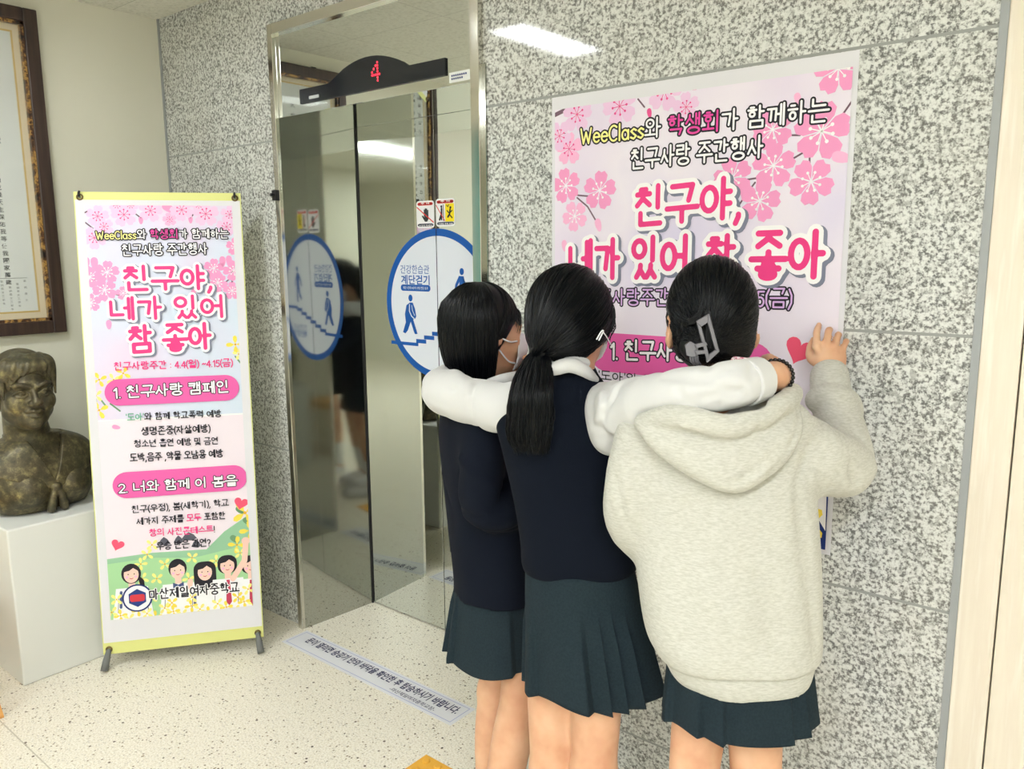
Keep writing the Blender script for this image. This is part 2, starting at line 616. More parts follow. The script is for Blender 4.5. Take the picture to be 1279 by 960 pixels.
def head_sdf(v, c, fwd, up=UP, s=1.0, k=.012, face=True, neck=True, ears=True):
    """a head in v: c between the ears, fwd where it looks; returns the local-to-world function"""
    fwd = np.asarray(fwd, float); fwd = fwd / np.linalg.norm(fwd)
    rt = np.cross(fwd, up); rt /= np.linalg.norm(rt); u2 = np.cross(rt, fwd)
    A = np.array([rt, fwd, u2]); c = np.asarray(c, float)

    def L(x, y, z):
        return c + s * (x * rt + y * fwd + z * u2)

    def e(x, y, z, a, b, d, k=k, op='u'):
        v.ell(L(x, y, z), (a * s, b * s, d * s), A, k * s, op)
    e(0, -.012, .035, .074, .094, .082, 0)
    e(0, .028, -.035, .062, .064, .082, .03)
    e(0, .045, -.085, .043, .045, .034, .025)
    if face:
        e(0, .079, -.101, .019, .016, .016, .018)
        for q in (-1, 1):
            e(q * .036, .06, -.036, .024, .022, .025, .02)
        v.cap(L(-.036, .078, .014), L(.036, .078, .014), .011 * s, k=.012 * s)
        for q in (-1, 1):
            e(q * .032, .104, -.004, .02, .018, .0135, .008, 's')
        v.cap(L(0, .088, .006), L(0, .108, -.03), .0068 * s, .0105 * s, .008 * s)
        for q in (-1, 1):
            e(q * .0115, .098, -.033, .0085, .0095, .0075, .006)
        for q in (-1, 1):
            e(q * .031, .0735, -.006, .0135, .0125, .0115, .002)
            v.tube([L(q * .047, .074, -.008), L(q * .040, .0835, -.0005), L(q * .031, .0875, .0015), L(q * .017, .085, -.007)], .003 * s, .002 * s)
            v.tube([L(q * .046, .074, -.009), L(q * .039, .081, -.0135), L(q * .03, .0835, -.0145), L(q * .018, .083, -.009)], .0022 * s, .003 * s)
        v.tube([L(-.024, .0815, -.064), L(-.009, .0945, -.0585), L(0, .096, -.0605), L(.009, .0945, -.0585), L(.024, .0815, -.064)], np.array([.003, .006, .0055, .006, .003]) * s, .005 * s)
        v.tube([L(-.021, .081, -.067), L(0, .0935, -.0715), L(.021, .081, -.067)], np.array([.003, .0075, .003]) * s, .005 * s)
        v.ridge([L(-.025, .085, -.065), L(0, .101, -.0655), L(.025, .085, -.065)], .0025 * s, -.003 * s)
    if ears:
        for q in (-1, 1):
            e(q * .076, -.008, -.008, .009, .019, .031, .008)
            e(q * .083, -.004, -.005, .007, .011, .019, .004, 's')
    if neck:
        v.cap(L(0, -.022, -.06), L(0, -.04, -.19), .05 * s, .052 * s, .03 * s)
    return L

# ------------------------------------------------------------------ the room
WY, WX, CZ = 1.95, -3.629, 2.629        # stone wall, left wall, ceiling
DOOR_Y = 2.30
G = m_granite(); STEEL = m_steel('mirror steel', .02, (212, 216, 212), .05)
STEEL_SIDE = m_steel('brushed mirror steel', .06, (176, 178, 172), .10)
STEEL_FRAME = m_steel('steel frame', .12, (214, 212, 204), .03)
CREAM = mat('cream paint', (226, 224, 208), .6, spec=.3)
t_ = NT(CREAM); v_ = t_.coord(); t_.color(t_.ramp(t_.noise(v_, 1.3, 2), [(.3, (224, 222, 206)), (.7, (230, 228, 214))])); t_.bump(t_.noise(v_, 260, 2), .06, .001)
CAULK = mat('grey caulk', (158, 162, 164), .6)

fl = MB().box((WX - .1, -4.6, -.1), (3.2, WY + .5, 0)).build('floor', m_terrazzo()); structure(fl)
ce = MB().box((WX - .1, -4.6, CZ), (3.2, WY + .5, CZ + .1)).build('ceiling', m_ceiling()); structure(ce)
FL0, FR0, FT0 = -2.783, -1.703, 2.455      # outer edges of the steel lift frame
wb = MB()
wb.box((WX - .1, WY, 0), (FL0, WY + .45, CZ)); wb.box((FR0, WY, 0), (-.316, WY + .45, CZ)); wb.box((FL0, WY, FT0), (FR0, WY + .45, CZ))
structure(wb.build('wall_back', G))
structure(MB().box((WX - .1, -4.6, 0), (WX, WY, CZ)).build('wall_left', CREAM))
structure(MB().box((WX - .1, -4.7, 0), (3.2, -4.6, CZ)).build('wall_front', CREAM))
structure(MB().box((3.2, -4.6, 0), (3.3, WY + .5, CZ)).build('wall_right', CREAM))
# grey joint in the corner and beside the wooden door
structure(MB().box((WX, WY - .006, 0), (WX + .012, WY, CZ)).build('trim_1', CAULK))
structure(MB().box((-.322, WY - .004, 0), (-.306, WY + .02, CZ)).build('trim_2', CAULK))
# wooden door casing and leaf to the right of the stone
WOOD = m_wood_light()
structure(MB().box((-.306, WY - .002, 0), (-.2325, WY + .1, CZ)).build('trim_3', WOOD, bevel=.002))
d3 = structure(MB().box((-.2295, WY + .004, 0.01), (.70, WY + .05, 2.16)).build('door_3', WOOD, bevel=.002))
structure(MB().box((-.2295, WY - .002, 2.165), (.70, WY + .1, CZ)).build('trim_4', WOOD, bevel=.002))
structure(MB().box((.70, WY, 0), (3.2, WY + .45, CZ)).build('wall_back_2', CREAM))
structure(MB().box((-.3, WY + .1, 0), (.70, WY + .2, CZ)).build('wall_back_3', mat('dark gap', (96, 62, 48), .8)))

# ------------------------------------------------------------------ lift: frame, side panels, head panel, doors
fw = .038
f = MB()
f.box((FL0, WY - .022, 0), (FL0 + fw * .75, WY + .02, FT0))
f.box((FR0 - .036, WY - .022, 0), (FR0, WY + .02, FT0))
f.box((FL0 + fw * .75, WY - .022, FT0 - fw), (FR0 - .036, WY + .02, FT0))
structure(f.build('trim_5', STEEL_FRAME, bevel=.002))
FI0, FI1 = FL0 + fw * .75, FR0 - .036
# the steel side walls and soffit of the recess, splayed slightly
s = MB()
s.prism([(FI0, WY - .006, 0), (FI0 + .03, DOOR_Y, 0), (FI0 - .05, DOOR_Y, 0), (FI0 - .05, WY - .006, 0)], (0, 0, 2.16))
structure(s.build('trim_6', STEEL_SIDE))
s = MB()
s.prism([(FI1, WY - .006, 0), (FI1 - .03, DOOR_Y, 0), (FI1 + .05, DOOR_Y, 0), (FI1 + .05, WY - .006, 0)], (0, 0, 2.16))
structure(s.build('trim_7', STEEL_SIDE))
structure(MB().box((FI0, WY - .004, 2.112), (FI1, WY + .40, FT0 - fw + .002)).build('trim_8', STEEL, bevel=.0015))
SEAM = onZ(556, 787, 0)[0] + .004
for i, (x0, x1) in enumerate(((FI0 + .02, SEAM - .0018), (SEAM + .0018, FI1 - .02))):
    structure(MB().box((x0, DOOR_Y, .006), (x1, DOOR_Y + .03, 2.112)).build('door_%d' % (i + 1), STEEL, bevel=.0012))
structure(MB().box((FI0 - .05, DOOR_Y + .032, 0), (FI1 + .05, DOOR_Y + .05, 2.2)).build('trim_9', mat('shaft dark', (14, 14, 14), .8)))
structure(MB().box((FI0 + .0285, DOOR_Y - .006, 0), (FI0 + .0345, DOOR_Y, 2.112)).build('trim_10', mat('dark rubber seal', (22, 22, 24), .6)))

# ------------------------------------------------------------------ ceiling lights
DIFF = mat('lit diffuser', (255, 252, 242), .5); DIFF.node_tree.nodes['Principled BSDF'].inputs['Emission Color'].default_value = PANEL_COLOR + (1,)
DIFF.node_tree.nodes['Principled BSDF'].inputs['Emission Strength'].default_value = PANEL_STRENGTH
ALU = mat('white painted metal', (236, 236, 232), .4)
where = ['over the bronze bust and lift lobby, seen mirrored in the granite', 'added to light the room, over the left wall behind the viewer', 'added to light the room, far back along the left wall',
         'added to light the room, in front of the poster, over the viewer', 'added to light the room, in its middle behind the viewer', 'added to light the room, far back in its middle', 'added to light the room, back on its right side']
for (lx, ly), w in zip(PANELS, where):
    r = empty('ceiling_light', (lx, ly, CZ)); tag(r, 'long white ceiling light ' + w, 'ceiling light', 'ceiling lights')
    hw, hl = (.11, .33) if lx < -2 else (.14, .6)
    m = MB()
    for a, b in (((lx - hw - .02, ly - hl - .02), (lx - hw, ly + hl + .02)), ((lx + hw, ly - hl - .02), (lx + hw + .02, ly + hl + .02)),
                 ((lx - hw, ly - hl - .02), (lx + hw, ly - hl)), ((lx - hw, ly + hl), (lx + hw, ly + hl + .02))):
        m.box((a[0], a[1], CZ - .018), (b[0], b[1], CZ))
    m.build('housing', ALU, r)
    MB().box((lx - hw, ly - hl, CZ - .012), (lx + hw, ly + hl, CZ - .002)).build('diffuser', DIFF, r)

# ------------------------------------------------------------------ printing: flat art and lettering laid on a sheet


class Canvas:
    """a flat sheet with origin O and unit axes U, V; N looks out of the sheet. Art is collected per material."""
    def __init__(s, O, U, V, N):
        s.O, s.U, s.V, s.N = [np.asarray(q, float) for q in (O, U, V, N)]
        s.clip = None; s.start()

    def start(s):
        s.v = []; s.f = []; s.mi = []; s.ms = []; return s

    def w(s, u, v, z):
        return s.O + s.U * u + s.V * v + s.N * (z * 1.6)

    def mid(s, m):
        if m not in s.ms:
            s.ms.append(m)
        return s.ms.index(m)

    def poly(s, pts, m, z, clip=True):
        if s.clip and clip:
            pts = clip_poly(pts, s.clip)
            if len(pts) < 3:
                return
        n = len(s.v); s.v += [s.w(u, v, z) for u, v in pts]
        s.f.append(list(range(n, n + len(pts)))); s.mi.append(s.mid(m))

    def disc(s, c, r, m, z, n=24, ry=None):
        ry = r if ry is None else ry
        s.poly([(c[0] + r * math.cos(2 * math.pi * i / n), c[1] + ry * math.sin(2 * math.pi * i / n)) for i in range(n)], m, z)

    def line(s, pts, wd, m, z, caps=True, closed=False):
        """a stroke with round ends and joints"""
        pts = [tuple(p) for p in pts]
        if closed:
            pts = pts + [pts[0]]
        dz = 0
        for (a, b) in zip(pts[:-1], pts[1:]):
            d = math.hypot(b[0] - a[0], b[1] - a[1])
            if d < 1e-7:
                continue
            nx, ny = -(b[1] - a[1]) / d * wd / 2, (b[0] - a[0]) / d * wd / 2
            s.poly([(a[0] + nx, a[1] + ny), (a[0] - nx, a[1] - ny), (b[0] - nx, b[1] - ny), (b[0] + nx, b[1] + ny)], m, z + dz); dz = (dz + 2e-5) % 8e-5
        if caps:
            for p in pts:
                s.disc(p, wd / 2, m, z + 1e-5 + dz, 12); dz = (dz + 2e-5) % 8e-5

    def rect(s, u0, v0, u1, v1, m, z):
        s.poly([(u0, v0), (u1, v0), (u1, v1), (u0, v1)], m, z)

    def pill(s, u0, v0, u1, v1, m, z):
        r = (v1 - v0) / 2; n = 14
        p = [(u0 + r + r * math.cos(a), v0 + r + r * math.sin(a)) for a in np.linspace(math.pi / 2, 3 * math.pi / 2, n)]
        p += [(u1 - r + r * math.cos(a), v0 + r + r * math.sin(a)) for a in np.linspace(-math.pi / 2, math.pi / 2, n)]
        s.poly(p, m, z)

    def rrect(s, u0, v0, u1, v1, r, m, z):
        p = []
        for cx, cy, a0 in ((u1 - r, v1 - r, 0), (u0 + r, v1 - r, 90), (u0 + r, v0 + r, 180), (u1 - r, v0 + r, 270)):
            p += [(cx + r * math.cos(math.radians(a0 + t)), cy + r * math.sin(math.radians(a0 + t))) for t in (0, 22, 45, 68, 90)]
        s.poly(p, m, z)

    def build(s, name, parent, label=None):
        if not s.v:
            return None
        o = obj(name, s.v, s.f, s.ms, parent, None, False, s.mi)
        if label:
            o['label'] = label
        s.start(); return o


def clip_poly(pts, box):
    x0, y0, x1, y1 = box
    for ax, lim, sg in ((0, x0, 1), (0, x1, -1), (1, y0, 1), (1, y1, -1)):
        out = []
        for i in range(len(pts)):
            a, b = pts[i - 1], pts[i]
            ia, ib = sg * (a[ax] - lim) >= 0, sg * (b[ax] - lim) >= 0
            if ia != ib:
                t = (lim - a[ax]) / (b[ax] - a[ax])
                out.append((a[0] + t * (b[0] - a[0]), a[1] + t * (b[1] - a[1])))
            if ib:
                out.append(b)
        pts = out
        if not pts:
            return []
    return pts


# ---- a round monoline alphabet: every letter as strokes in a unit box
def _c(cx, cy, rx, ry=None, n=18, a0=90, a1=450):
    ry = rx if ry is None else ry
    return [(cx + rx * math.cos(math.radians(a)), cy + ry * math.sin(math.radians(a))) for a in np.linspace(a0, a1, n)]


CONS = {
    'ㄱ': [[(0, .95), (1, .95), (.82, .05)]], 'ㄴ': [[(0, 1), (0, 0), (1, 0)]], 'ㄷ': [[(1, 1), (0, 1), (0, 0), (1, 0)]],
    'ㄹ': [[(0, 1), (1, 1), (1, .5), (0, .5), (0, 0), (1, 0)]], 'ㅁ': [[(0, 0), (0, 1), (1, 1), (1, 0), (0, 0)]],
    'ㅂ': [[(0, 1), (0, 0), (1, 0), (1, 1)], [(0, .52), (1, .52)]], 'ㅅ': [[(.5, 1), (.46, .62), (0, 0)], [(.46, .62), (1, 0)]],
    'ㅇ': [_c(.5, .5, .5)], 'ㅈ': [[(0, .98), (1, .98)], [(.52, .98), (.48, .6), (0, 0)], [(.48, .6), (1, 0)]],
    'ㅊ': [[(.3, 1.02), (.7, 1.02)], [(0, .72), (1, .72)], [(.5, .72), (.46, .45), (0, 0)], [(.46, .45), (1, 0)]],
    'ㅋ': [[(0, .95), (1, .95), (.82, .05)], [(0, .5), (.9, .5)]], 'ㅌ': [[(1, 1), (0, 1), (0, 0), (1, 0)], [(0, .5), (.95, .5)]],
    'ㅍ': [[(0, 1), (1, 1)], [(0, 0), (1, 0)], [(.28, 1), (.32, 0)], [(.72, 1), (.68, 0)]],
    'ㅎ': [[(.3, 1.04), (.7, 1.04)], [(0, .74), (1, .74)], _c(.5, .26, .32, .27)]}
for a, b in (('ㄲ', 'ㄱ'), ('ㄸ', 'ㄷ'), ('ㅃ', 'ㅂ'), ('ㅆ', 'ㅅ'), ('ㅉ', 'ㅈ')):
    CONS[a] = [[(x * .44 + q, y) for x, y in st] for q in (0, .56) for st in CONS[b]]
for a, b in (('ㄳ', 'ㄱㅅ'), ('ㄵ', 'ㄴㅈ'), ('ㄶ', 'ㄴㅎ'), ('ㄺ', 'ㄹㄱ'), ('ㄻ', 'ㄹㅁ'), ('ㄼ', 'ㄹㅂ'), ('ㄽ', 'ㄹㅅ'), ('ㄾ', 'ㄹㅌ'), ('ㄿ', 'ㄹㅍ'), ('ㅀ', 'ㄹㅎ'), ('ㅄ', 'ㅂㅅ')):
    CONS[a] = [[(x * .44 + q, y) for x, y in st] for q, ch in ((0, b[0]), (.56, b[1])) for st in CONS[ch]]
VV = {'ㅏ': [[(.25, 1), (.25, 0)], [(.25, .52), (1, .52)]], 'ㅑ': [[(.25, 1), (.25, 0)], [(.25, .66), (1, .66)], [(.25, .36), (1, .36)]],
      'ㅓ': [[(.8, 1), (.8, 0)], [(0, .52), (.8, .52)]], 'ㅕ': [[(.8, 1), (.8, 0)], [(0, .66), (.8, .66)], [(0, .36), (.8, .36)]],
      'ㅣ': [[(.55, 1), (.55, 0)]], 'ㅐ': [[(.15, .96), (.15, .04)], [(.8, 1), (.8, 0)], [(.15, .52), (.8, .52)]],
      'ㅒ': [[(.15, .96), (.15, .04)], [(.8, 1), (.8, 0)], [(.15, .66), (.8, .66)], [(.15, .36), (.8, .36)]],
      'ㅔ': [[(.42, .96), (.42, .04)], [(.95, 1), (.95, 0)], [(-.15, .52), (.42, .52)]],
      'ㅖ': [[(.42, .96), (.42, .04)], [(.95, 1), (.95, 0)], [(-.15, .66), (.42, .66)], [(-.15, .36), (.42, .36)]]}
HV = {'ㅗ': [[(0, .05), (1, .05)], [(.5, .05), (.5, 1)]], 'ㅛ': [[(0, .05), (1, .05)], [(.33, .05), (.33, 1)], [(.67, .05), (.67, 1)]],
      'ㅜ': [[(0, .95), (1, .95)], [(.5, .95), (.5, 0)]], 'ㅠ': [[(0, .95), (1, .95)], [(.33, .95), (.33, 0)], [(.67, .95), (.67, 0)]], 'ㅡ': [[(0, .5), (1, .5)]]}
COMP = {'ㅘ': 'ㅗㅏ', 'ㅙ': 'ㅗㅐ', 'ㅚ': 'ㅗㅣ', 'ㅝ': 'ㅜㅓ', 'ㅞ': 'ㅜㅔ', 'ㅟ': 'ㅜㅣ', 'ㅢ': 'ㅡㅣ'}
LI = 'ㄱㄲㄴㄷㄸㄹㅁㅂㅃㅅㅆㅇㅈㅉㅊㅋㅌㅍㅎ'
VI = 'ㅏㅐㅑㅒㅓㅔㅕㅖㅗㅘㅙㅚㅛㅜㅝㅞㅟㅠㅡㅢㅣ'
TI = ' ㄱㄲㄳㄴㄵㄶㄷㄹㄺㄻㄼㄽㄾㄿㅀㅁㅂㅄㅅㅆㅇㅈㅊㅋㅌㅍㅎ'
LAT = {  # strokes, advance
    'W': ([[(0, .8), (.18, 0), (.36, .6), (.54, 0), (.72, .8)]], .86), 'e': ([[(.05, .29), (.45, .29)] + _c(.25, .27, .21, .25, 12, 5, 320)], .55),
    'C': ([_c(.33, .4, .3, .4, 14, 50, 310)], .64), 'l': ([[(.08, .85), (.08, 0)]], .24), 'a': ([_c(.22, .26, .2, .25), [(.43, .5), (.43, .02)]], .56),
    's': ([[(.38, .44), (.22, .52), (.05, .4), (.2, .28), (.38, .15), (.22, .01), (.03, .09)]], .48),
    '1': ([[(.02, .62), (.2, .8), (.2, 0)]], .36), '2': ([_c(.24, .57, .22, .23, 9, 160, -30) + [(.03, 0), (.48, 0)]], .56),
    '4': ([[(.36, 0), (.36, .8), (.02, .25), (.5, .25)]], .58), '5': ([[(.44, .8), (.1, .8), (.07, .45)] + _c(.22, .25, .22, .25, 9, 100, -140)], .54),
    '.': ([[(.06, .02), (.061, .02)]], .22), ',': ([[(.1, .05), (.1, .0), (.02, -.16)]], .24), '(': ([[(.2, .92), (.05, .6), (.05, .2), (.2, -.12)]], .28),
    ')': ([[(.03, .92), (.18, .6), (.18, .2), (.03, -.12)]], .28), '~': ([[(.02, .36), (.14, .47), (.3, .36), (.44, .46)]], .54),
    ':': ([[(.06, .12), (.061, .12)], [(.06, .52), (.061, .52)]], .24), '!': ([[(.07, .85), (.07, .3)], [(.07, .03), (.071, .03)]], .24),
    '?': ([_c(.22, .6, .2, .2, 8, 160, -40) + [(.22, .3), (.22, .24)], [(.22, .03), (.221, .03)]], .48), "'": ([[(.06, .9), (.05, .72)]], .16), ' ': ([], .34)}


def _box(strokes, b):
    return [[(b[0] + x * (b[2] - b[0]), b[1] + y * (b[3] - b[1])) for x, y in st] for st in strokes]


def syllable(ch):
    c = ord(ch) - 0xAC00
    L, V, T = LI[c // 588], VI[(c % 588) // 28], TI[c % 28]
    out = []
    if V in VV:
        if T == ' ':
            out += _box(CONS[L], (.06, .2, .5, .78)) + _box(VV[V], (.62, .0, .9, .96))
        else:
            out += _box(CONS[L], (.08, .5, .5, .9)) + _box(VV[V], (.62, .42, .9, .97)) + _box(CONS[T], (.2, .0, .86, .29))
    elif V in HV:
        if T == ' ':
            out += _box(CONS[L], (.18, .5, .82, .92)) + _box(HV[V], (.02, .0, .98, .36) if V in 'ㅜㅠ' else (.02, .08, .98, .4))
        else:
            out += _box(CONS[L], (.2, .68, .8, .97)) + _box(HV[V], (.02, .38, .98, .54)) + _box(CONS[T], (.2, -.03, .8, .25))
    else:
        h, vv = COMP[V]
        if T == ' ':
            out += _box(CONS[L], (.08, .5, .54, .9)) + _box(HV[h], (.02, .12, .62, .38)) + _box(VV[vv], (.68, .0, .95, .97))
        else:
            out += _box(CONS[L], (.08, .66, .52, .95)) + _box(HV[h], (.04, .4, .6, .55)) + _box(VV[vv], (.66, .36, .93, .97)) + _box(CONS[T], (.2, .0, .84, .25))
    return out, 1.06


def layout(text, gap=.0):
    """list of (char index, strokes) in em units and the total width"""
    x = 0; out = []
    for i, ch in enumerate(text):
        st, adv = LAT[ch] if ch in LAT else syllable(ch)
        out.append((i, [[(px + x, py) for px, py in s_] for s_ in st])); x += adv + gap
    return out, x


def letter(cv, text, u0, u1, v0, size, z, fills, wd=.1, layers=(), vs=None, slope=0.0):
    """write text between u0 and u1 on baseline v0; fills: material or list of (start, end, material); layers: (extra width, du, dv, material) drawn beneath"""
    lay, tw = layout(text); sx = (u1 - u0) / (tw - .06); sy = size
    P_ = [(i, [[(u0 + x * sx, v0 + slope * x * sx + y * sy) for x, y in st] for st in sts]) for i, sts in lay]
    for ly, (ex, du, dv, m) in enumerate(layers):
        fill_strokes(cv, [[(x + du, y + dv) for x, y in st] for _, sts in P_ for st in sts], wd * size + ex, m, z + ly * 1.5e-4)
    zz = z + len(layers) * 1.5e-4
    if isinstance(fills, list):
        for a, b, mm in fills:
            fill_strokes(cv, [st for i, sts in P_ if a <= i < b for st in sts], wd * size, mm, zz)
    else:
        fill_strokes(cv, [st for _, sts in P_ for st in sts], wd * size, fills, zz)


def fill_strokes(cv, strokes, w, m, z):
    """the union of round strokes as one clean flat mesh (marching squares on a fine grid)"""
    if not strokes:
        return
    h = w / 5.0; A = np.array([p for st in strokes for p in st]); lo = A.min(0) - w; hi = A.max(0) + w
    nx, ny = np.ceil((hi - lo) / h).astype(int) + 1
    D_ = np.full((nx, ny), 1.0)
    gx = lo[0] + h * np.arange(nx); gy = lo[1] + h * np.arange(ny)
    for st in strokes:
        for a, b in zip(st[:-1], st[1:]):
            a = np.array(a); b = np.array(b); l = np.minimum(a, b) - w; u = np.maximum(a, b) + w
            i0, j0 = np.maximum(np.floor((l - lo) / h).astype(int), 0); i1, j1 = np.ceil((u - lo) / h).astype(int) + 1
            X = gx[i0:i1, None]; Y = gy[None, j0:j1]; d = b - a; L = max(float(d.dot(d)), 1e-14)
            t = np.clip(((X - a[0]) * d[0] + (Y - a[1]) * d[1]) / L, 0, 1)
            q = np.sqrt((X - a[0] - t * d[0]) ** 2 + (Y - a[1] - t * d[1]) ** 2) - w / 2
            D_[i0:i1, j0:j1] = np.minimum(D_[i0:i1, j0:j1], q)
    ins = D_ < 0
    full = ins[:-1, :-1] & ins[1:, :-1] & ins[:-1, 1:] & ins[1:, 1:]
    some = (ins[:-1, :-1] | ins[1:, :-1] | ins[:-1, 1:] | ins[1:, 1:]) & ~full
    mi = cv.mid(m)

    def put(pts):
        n = len(cv.v); cv.v += [cv.w(u, v, z) for u, v in pts]; cv.f.append(list(range(n, n + len(pts)))); cv.mi.append(mi)
    for j in range(ny - 1):                              # runs of full cells become one strip each
        col = np.concatenate([[0], full[:, j].astype(int), [0]]); dd = np.diff(col)
        for s0, e0 in zip(np.where(dd == 1)[0], np.where(dd == -1)[0]):
            put([(gx[s0], gy[j]), (gx[e0], gy[j]), (gx[e0], gy[j + 1]), (gx[s0], gy[j + 1])])
    for i, j in np.argwhere(some):
        c = [(i, j), (i + 1, j), (i + 1, j + 1), (i, j + 1)]; out = []
        for k in range(4):
            a, b = c[k], c[(k + 1) % 4]; fa, fb = D_[a], D_[b]
            if fa < 0:
                out.append((gx[a[0]], gy[a[1]]))
            if (fa < 0) != (fb < 0):
                fb_ = min(fb, h); fa_ = min(fa, h); t = fa_ / (fa_ - fb_)
                out.append((gx[a[0]] + t * (gx[b[0]] - gx[a[0]]), gy[a[1]] + t * (gy[b[1]] - gy[a[1]])))
        if len(out) > 2:
            put(out)


def type_text(cv, text, u0, u1, v0, size, m, z, bold=0.0, mirror=False, vertical=False):
    """print with the built-in typeface"""
    cu = bpy.data.curves.new('t', 'FONT'); cu.body = text; cu.size = 1.0; cu.offset = bold; cu.resolution_u = 4
    o = bpy.data.objects.new('t', cu); COL.objects.link(o)
    bpy.context.view_layer.update()
    me = bpy.data.meshes.new_from_object(o.evaluated_get(bpy.context.evaluated_depsgraph_get()))
    vs = np.array([v.co[:] for v in me.vertices]) if len(me.vertices) else np.zeros((0, 3))
    fs = [list(p.vertices) for p in me.polygons]
    bpy.data.objects.remove(o); bpy.data.curves.remove(cu); bpy.data.meshes.remove(me)
    if not len(vs):
        return
    x0, x1 = vs[:, 0].min(), vs[:, 0].max(); y0, y1 = vs[:, 1].min(), vs[:, 1].max()
    sx = (u1 - u0) / (x1 - x0); sy = size / (y1 - y0)
    n = len(cv.v)
    cv.v += [cv.w(u0 + (q[0] - x0) * sx, v0 + (q[1] - y0) * sy, z) for q in vs]
    cv.f += [[i + n for i in f_] for f_ in fs]; cv.mi += [cv.mid(m)] * len(fs)


def ink(name, rgb):
    return mat('ink ' + name, rgb, .5, spec=.3)


PINK = ink('hot pink', (238, 62, 136)); PINK2 = ink('rose', (232, 98, 172)); WHITE = ink('white', (246, 244, 246)); GREY = ink('shadow grey', (126, 130, 150))
INK = ink('black', (30, 28, 40)); YEL = ink('pale yellow', (248, 240, 150)); MAG = ink('magenta', (226, 72, 160)); LILAC = ink('lilac', (214, 176, 226))
P1 = ink('petal pink', (242, 156, 202)); P2 = ink('petal light', (246, 182, 218)); P3 = ink('petal pale', (236, 198, 230)); P4 = ink('petal deep', (232, 84, 150))
BRN = ink('branch', (116, 88, 104)); GRN = ink('leaf green', (110, 152, 112)); YF = ink('forsythia', (246, 222, 84)); YF2 = ink('forsythia light', (250, 238, 140)); NAVY = ink('navy', (22, 44, 112))
RED = ink('heart red', (240, 88, 120)); TEAL = ink('teal green', (112, 180, 150))


def blossom(cv, c, r, m, dots, z, rot=0.0, nst=8, notch=True, side=1.0):
    for k in range(5):
        a = rot + k * 2 * math.pi / 5
        p = []
        for t, q in ((0.06, 0), (.3, -.62), (.62, -.66), (.88, -.5), (1.0, -.2), (.9, 0), (1.0, .2), (.88, .5), (.62, .66), (.3, .62)):
            if not notch and q == 0 and t == .9:
                t = 1.03
            x, y = t * math.cos(q * .9) * r, t * math.sin(q * .9) * r
            p.append((c[0] + x * math.cos(a) - y * math.sin(a), c[1] + (x * math.sin(a) + y * math.cos(a)) * side))
        cv.poly(p, m, z + k * 2e-5)
    for k in range(nst):
        a = rot + .3 + k * 2 * math.pi / nst
        e = (c[0] + .4 * r * math.cos(a), c[1] + .4 * r * math.sin(a) * side)
        cv.line([c, e], r * .035, dots, z + 1.3e-4, False)
        cv.disc(e, r * .065, dots, z + 1.8e-4, 8)


def bud(cv, c, r, m, z, a=0.0):
    p = []
    for i in range(14):
        t = 2 * math.pi * i / 14; x, y = math.cos(t) * r * .55, math.sin(t) * r * (1 - .25 * math.sin(t))
        p.append((c[0] + x * math.cos(a) - y * math.sin(a), c[1] + x * math.sin(a) + y * math.cos(a)))
    cv.poly(p, m, z)


def forsythia(cv, c, r, m, z, rot=0.0):
    for k in range(4):
        a = rot + k * math.pi / 2; p = []
        for t, q in ((.08, 0), (.5, -.22), (.85, -.2), (1.0, 0), (.85, .2), (.5, .22)):
            x, y = t * r, q * r
            p.append((c[0] + x * math.cos(a) - y * math.sin(a), c[1] + x * math.sin(a) + y * math.cos(a)))
        cv.poly(p, m, z + k * 2e-5)
    cv.disc(c, r * .12, ink('pistil', (226, 170, 40)), z + 1.1e-4, 8)


def heart(cv, c, r, m, z, rot=0.0):
    p = []
    for i in range(28):
        t = 2 * math.pi * i / 28
        x = 16 * math.sin(t) ** 3 / 16 * r; y = (13 * math.cos(t) - 5 * math.cos(2 * t) - 2 * math.cos(3 * t) - math.cos(4 * t)) / 16 * r
        p.append((c[0] + x * math.cos(rot) - y * math.sin(rot), c[1] + x * math.sin(rot) + y * math.cos(rot)))
    cv.poly(p, m, z)

# ------------------------------------------------------------------ the big poster on the stone wall
PX0, PX1, PZ0, PZ1 = -1.439, -.590, .849, 2.028
PAPER = mat('white paper', (224, 223, 229), .5, spec=.3)
POSTBG = m_paper_pink('poster print', (219, 211, 236), (236, 228, 240), (228, 216, 236))
poster = empty('poster', ((PX0 + PX1) / 2, WY, PZ0))
tag(poster, 'large cherry blossom campaign poster stuck on the granite wall above the girls', 'poster')
m_ = MB(); NX, NZ = 16, 20
for j in range(NZ + 1):                    # the sheet bulges very slightly off the wall
    for i in range(NX + 1):
        x = PX0 + (PX1 - PX0) * i / NX; z = PZ0 + (PZ1 - PZ0) * j / NZ
        m_.v.append((x, WY - .0022 - .0012 * math.sin(3.1 * z) ** 2 * math.sin(math.pi * i / NX), z))
for j in range(NZ):
    for i in range(NX):
        a = j * (NX + 1) + i; m_.f.append([a, a + 1, a + NX + 2, a + NX + 1]); m_.mi.append(0)
n_ = len(m_.v)
m_.build('sheet', PAPER, poster, smooth=True)
cv = Canvas((PX0, WY - .0042, PZ0), (1, 0, 0), (0, 0, 1), (0, -1, 0))


def q(px, py):
    p = onY(px, py, WY); return (p[0] - PX0, p[2] - PZ0)


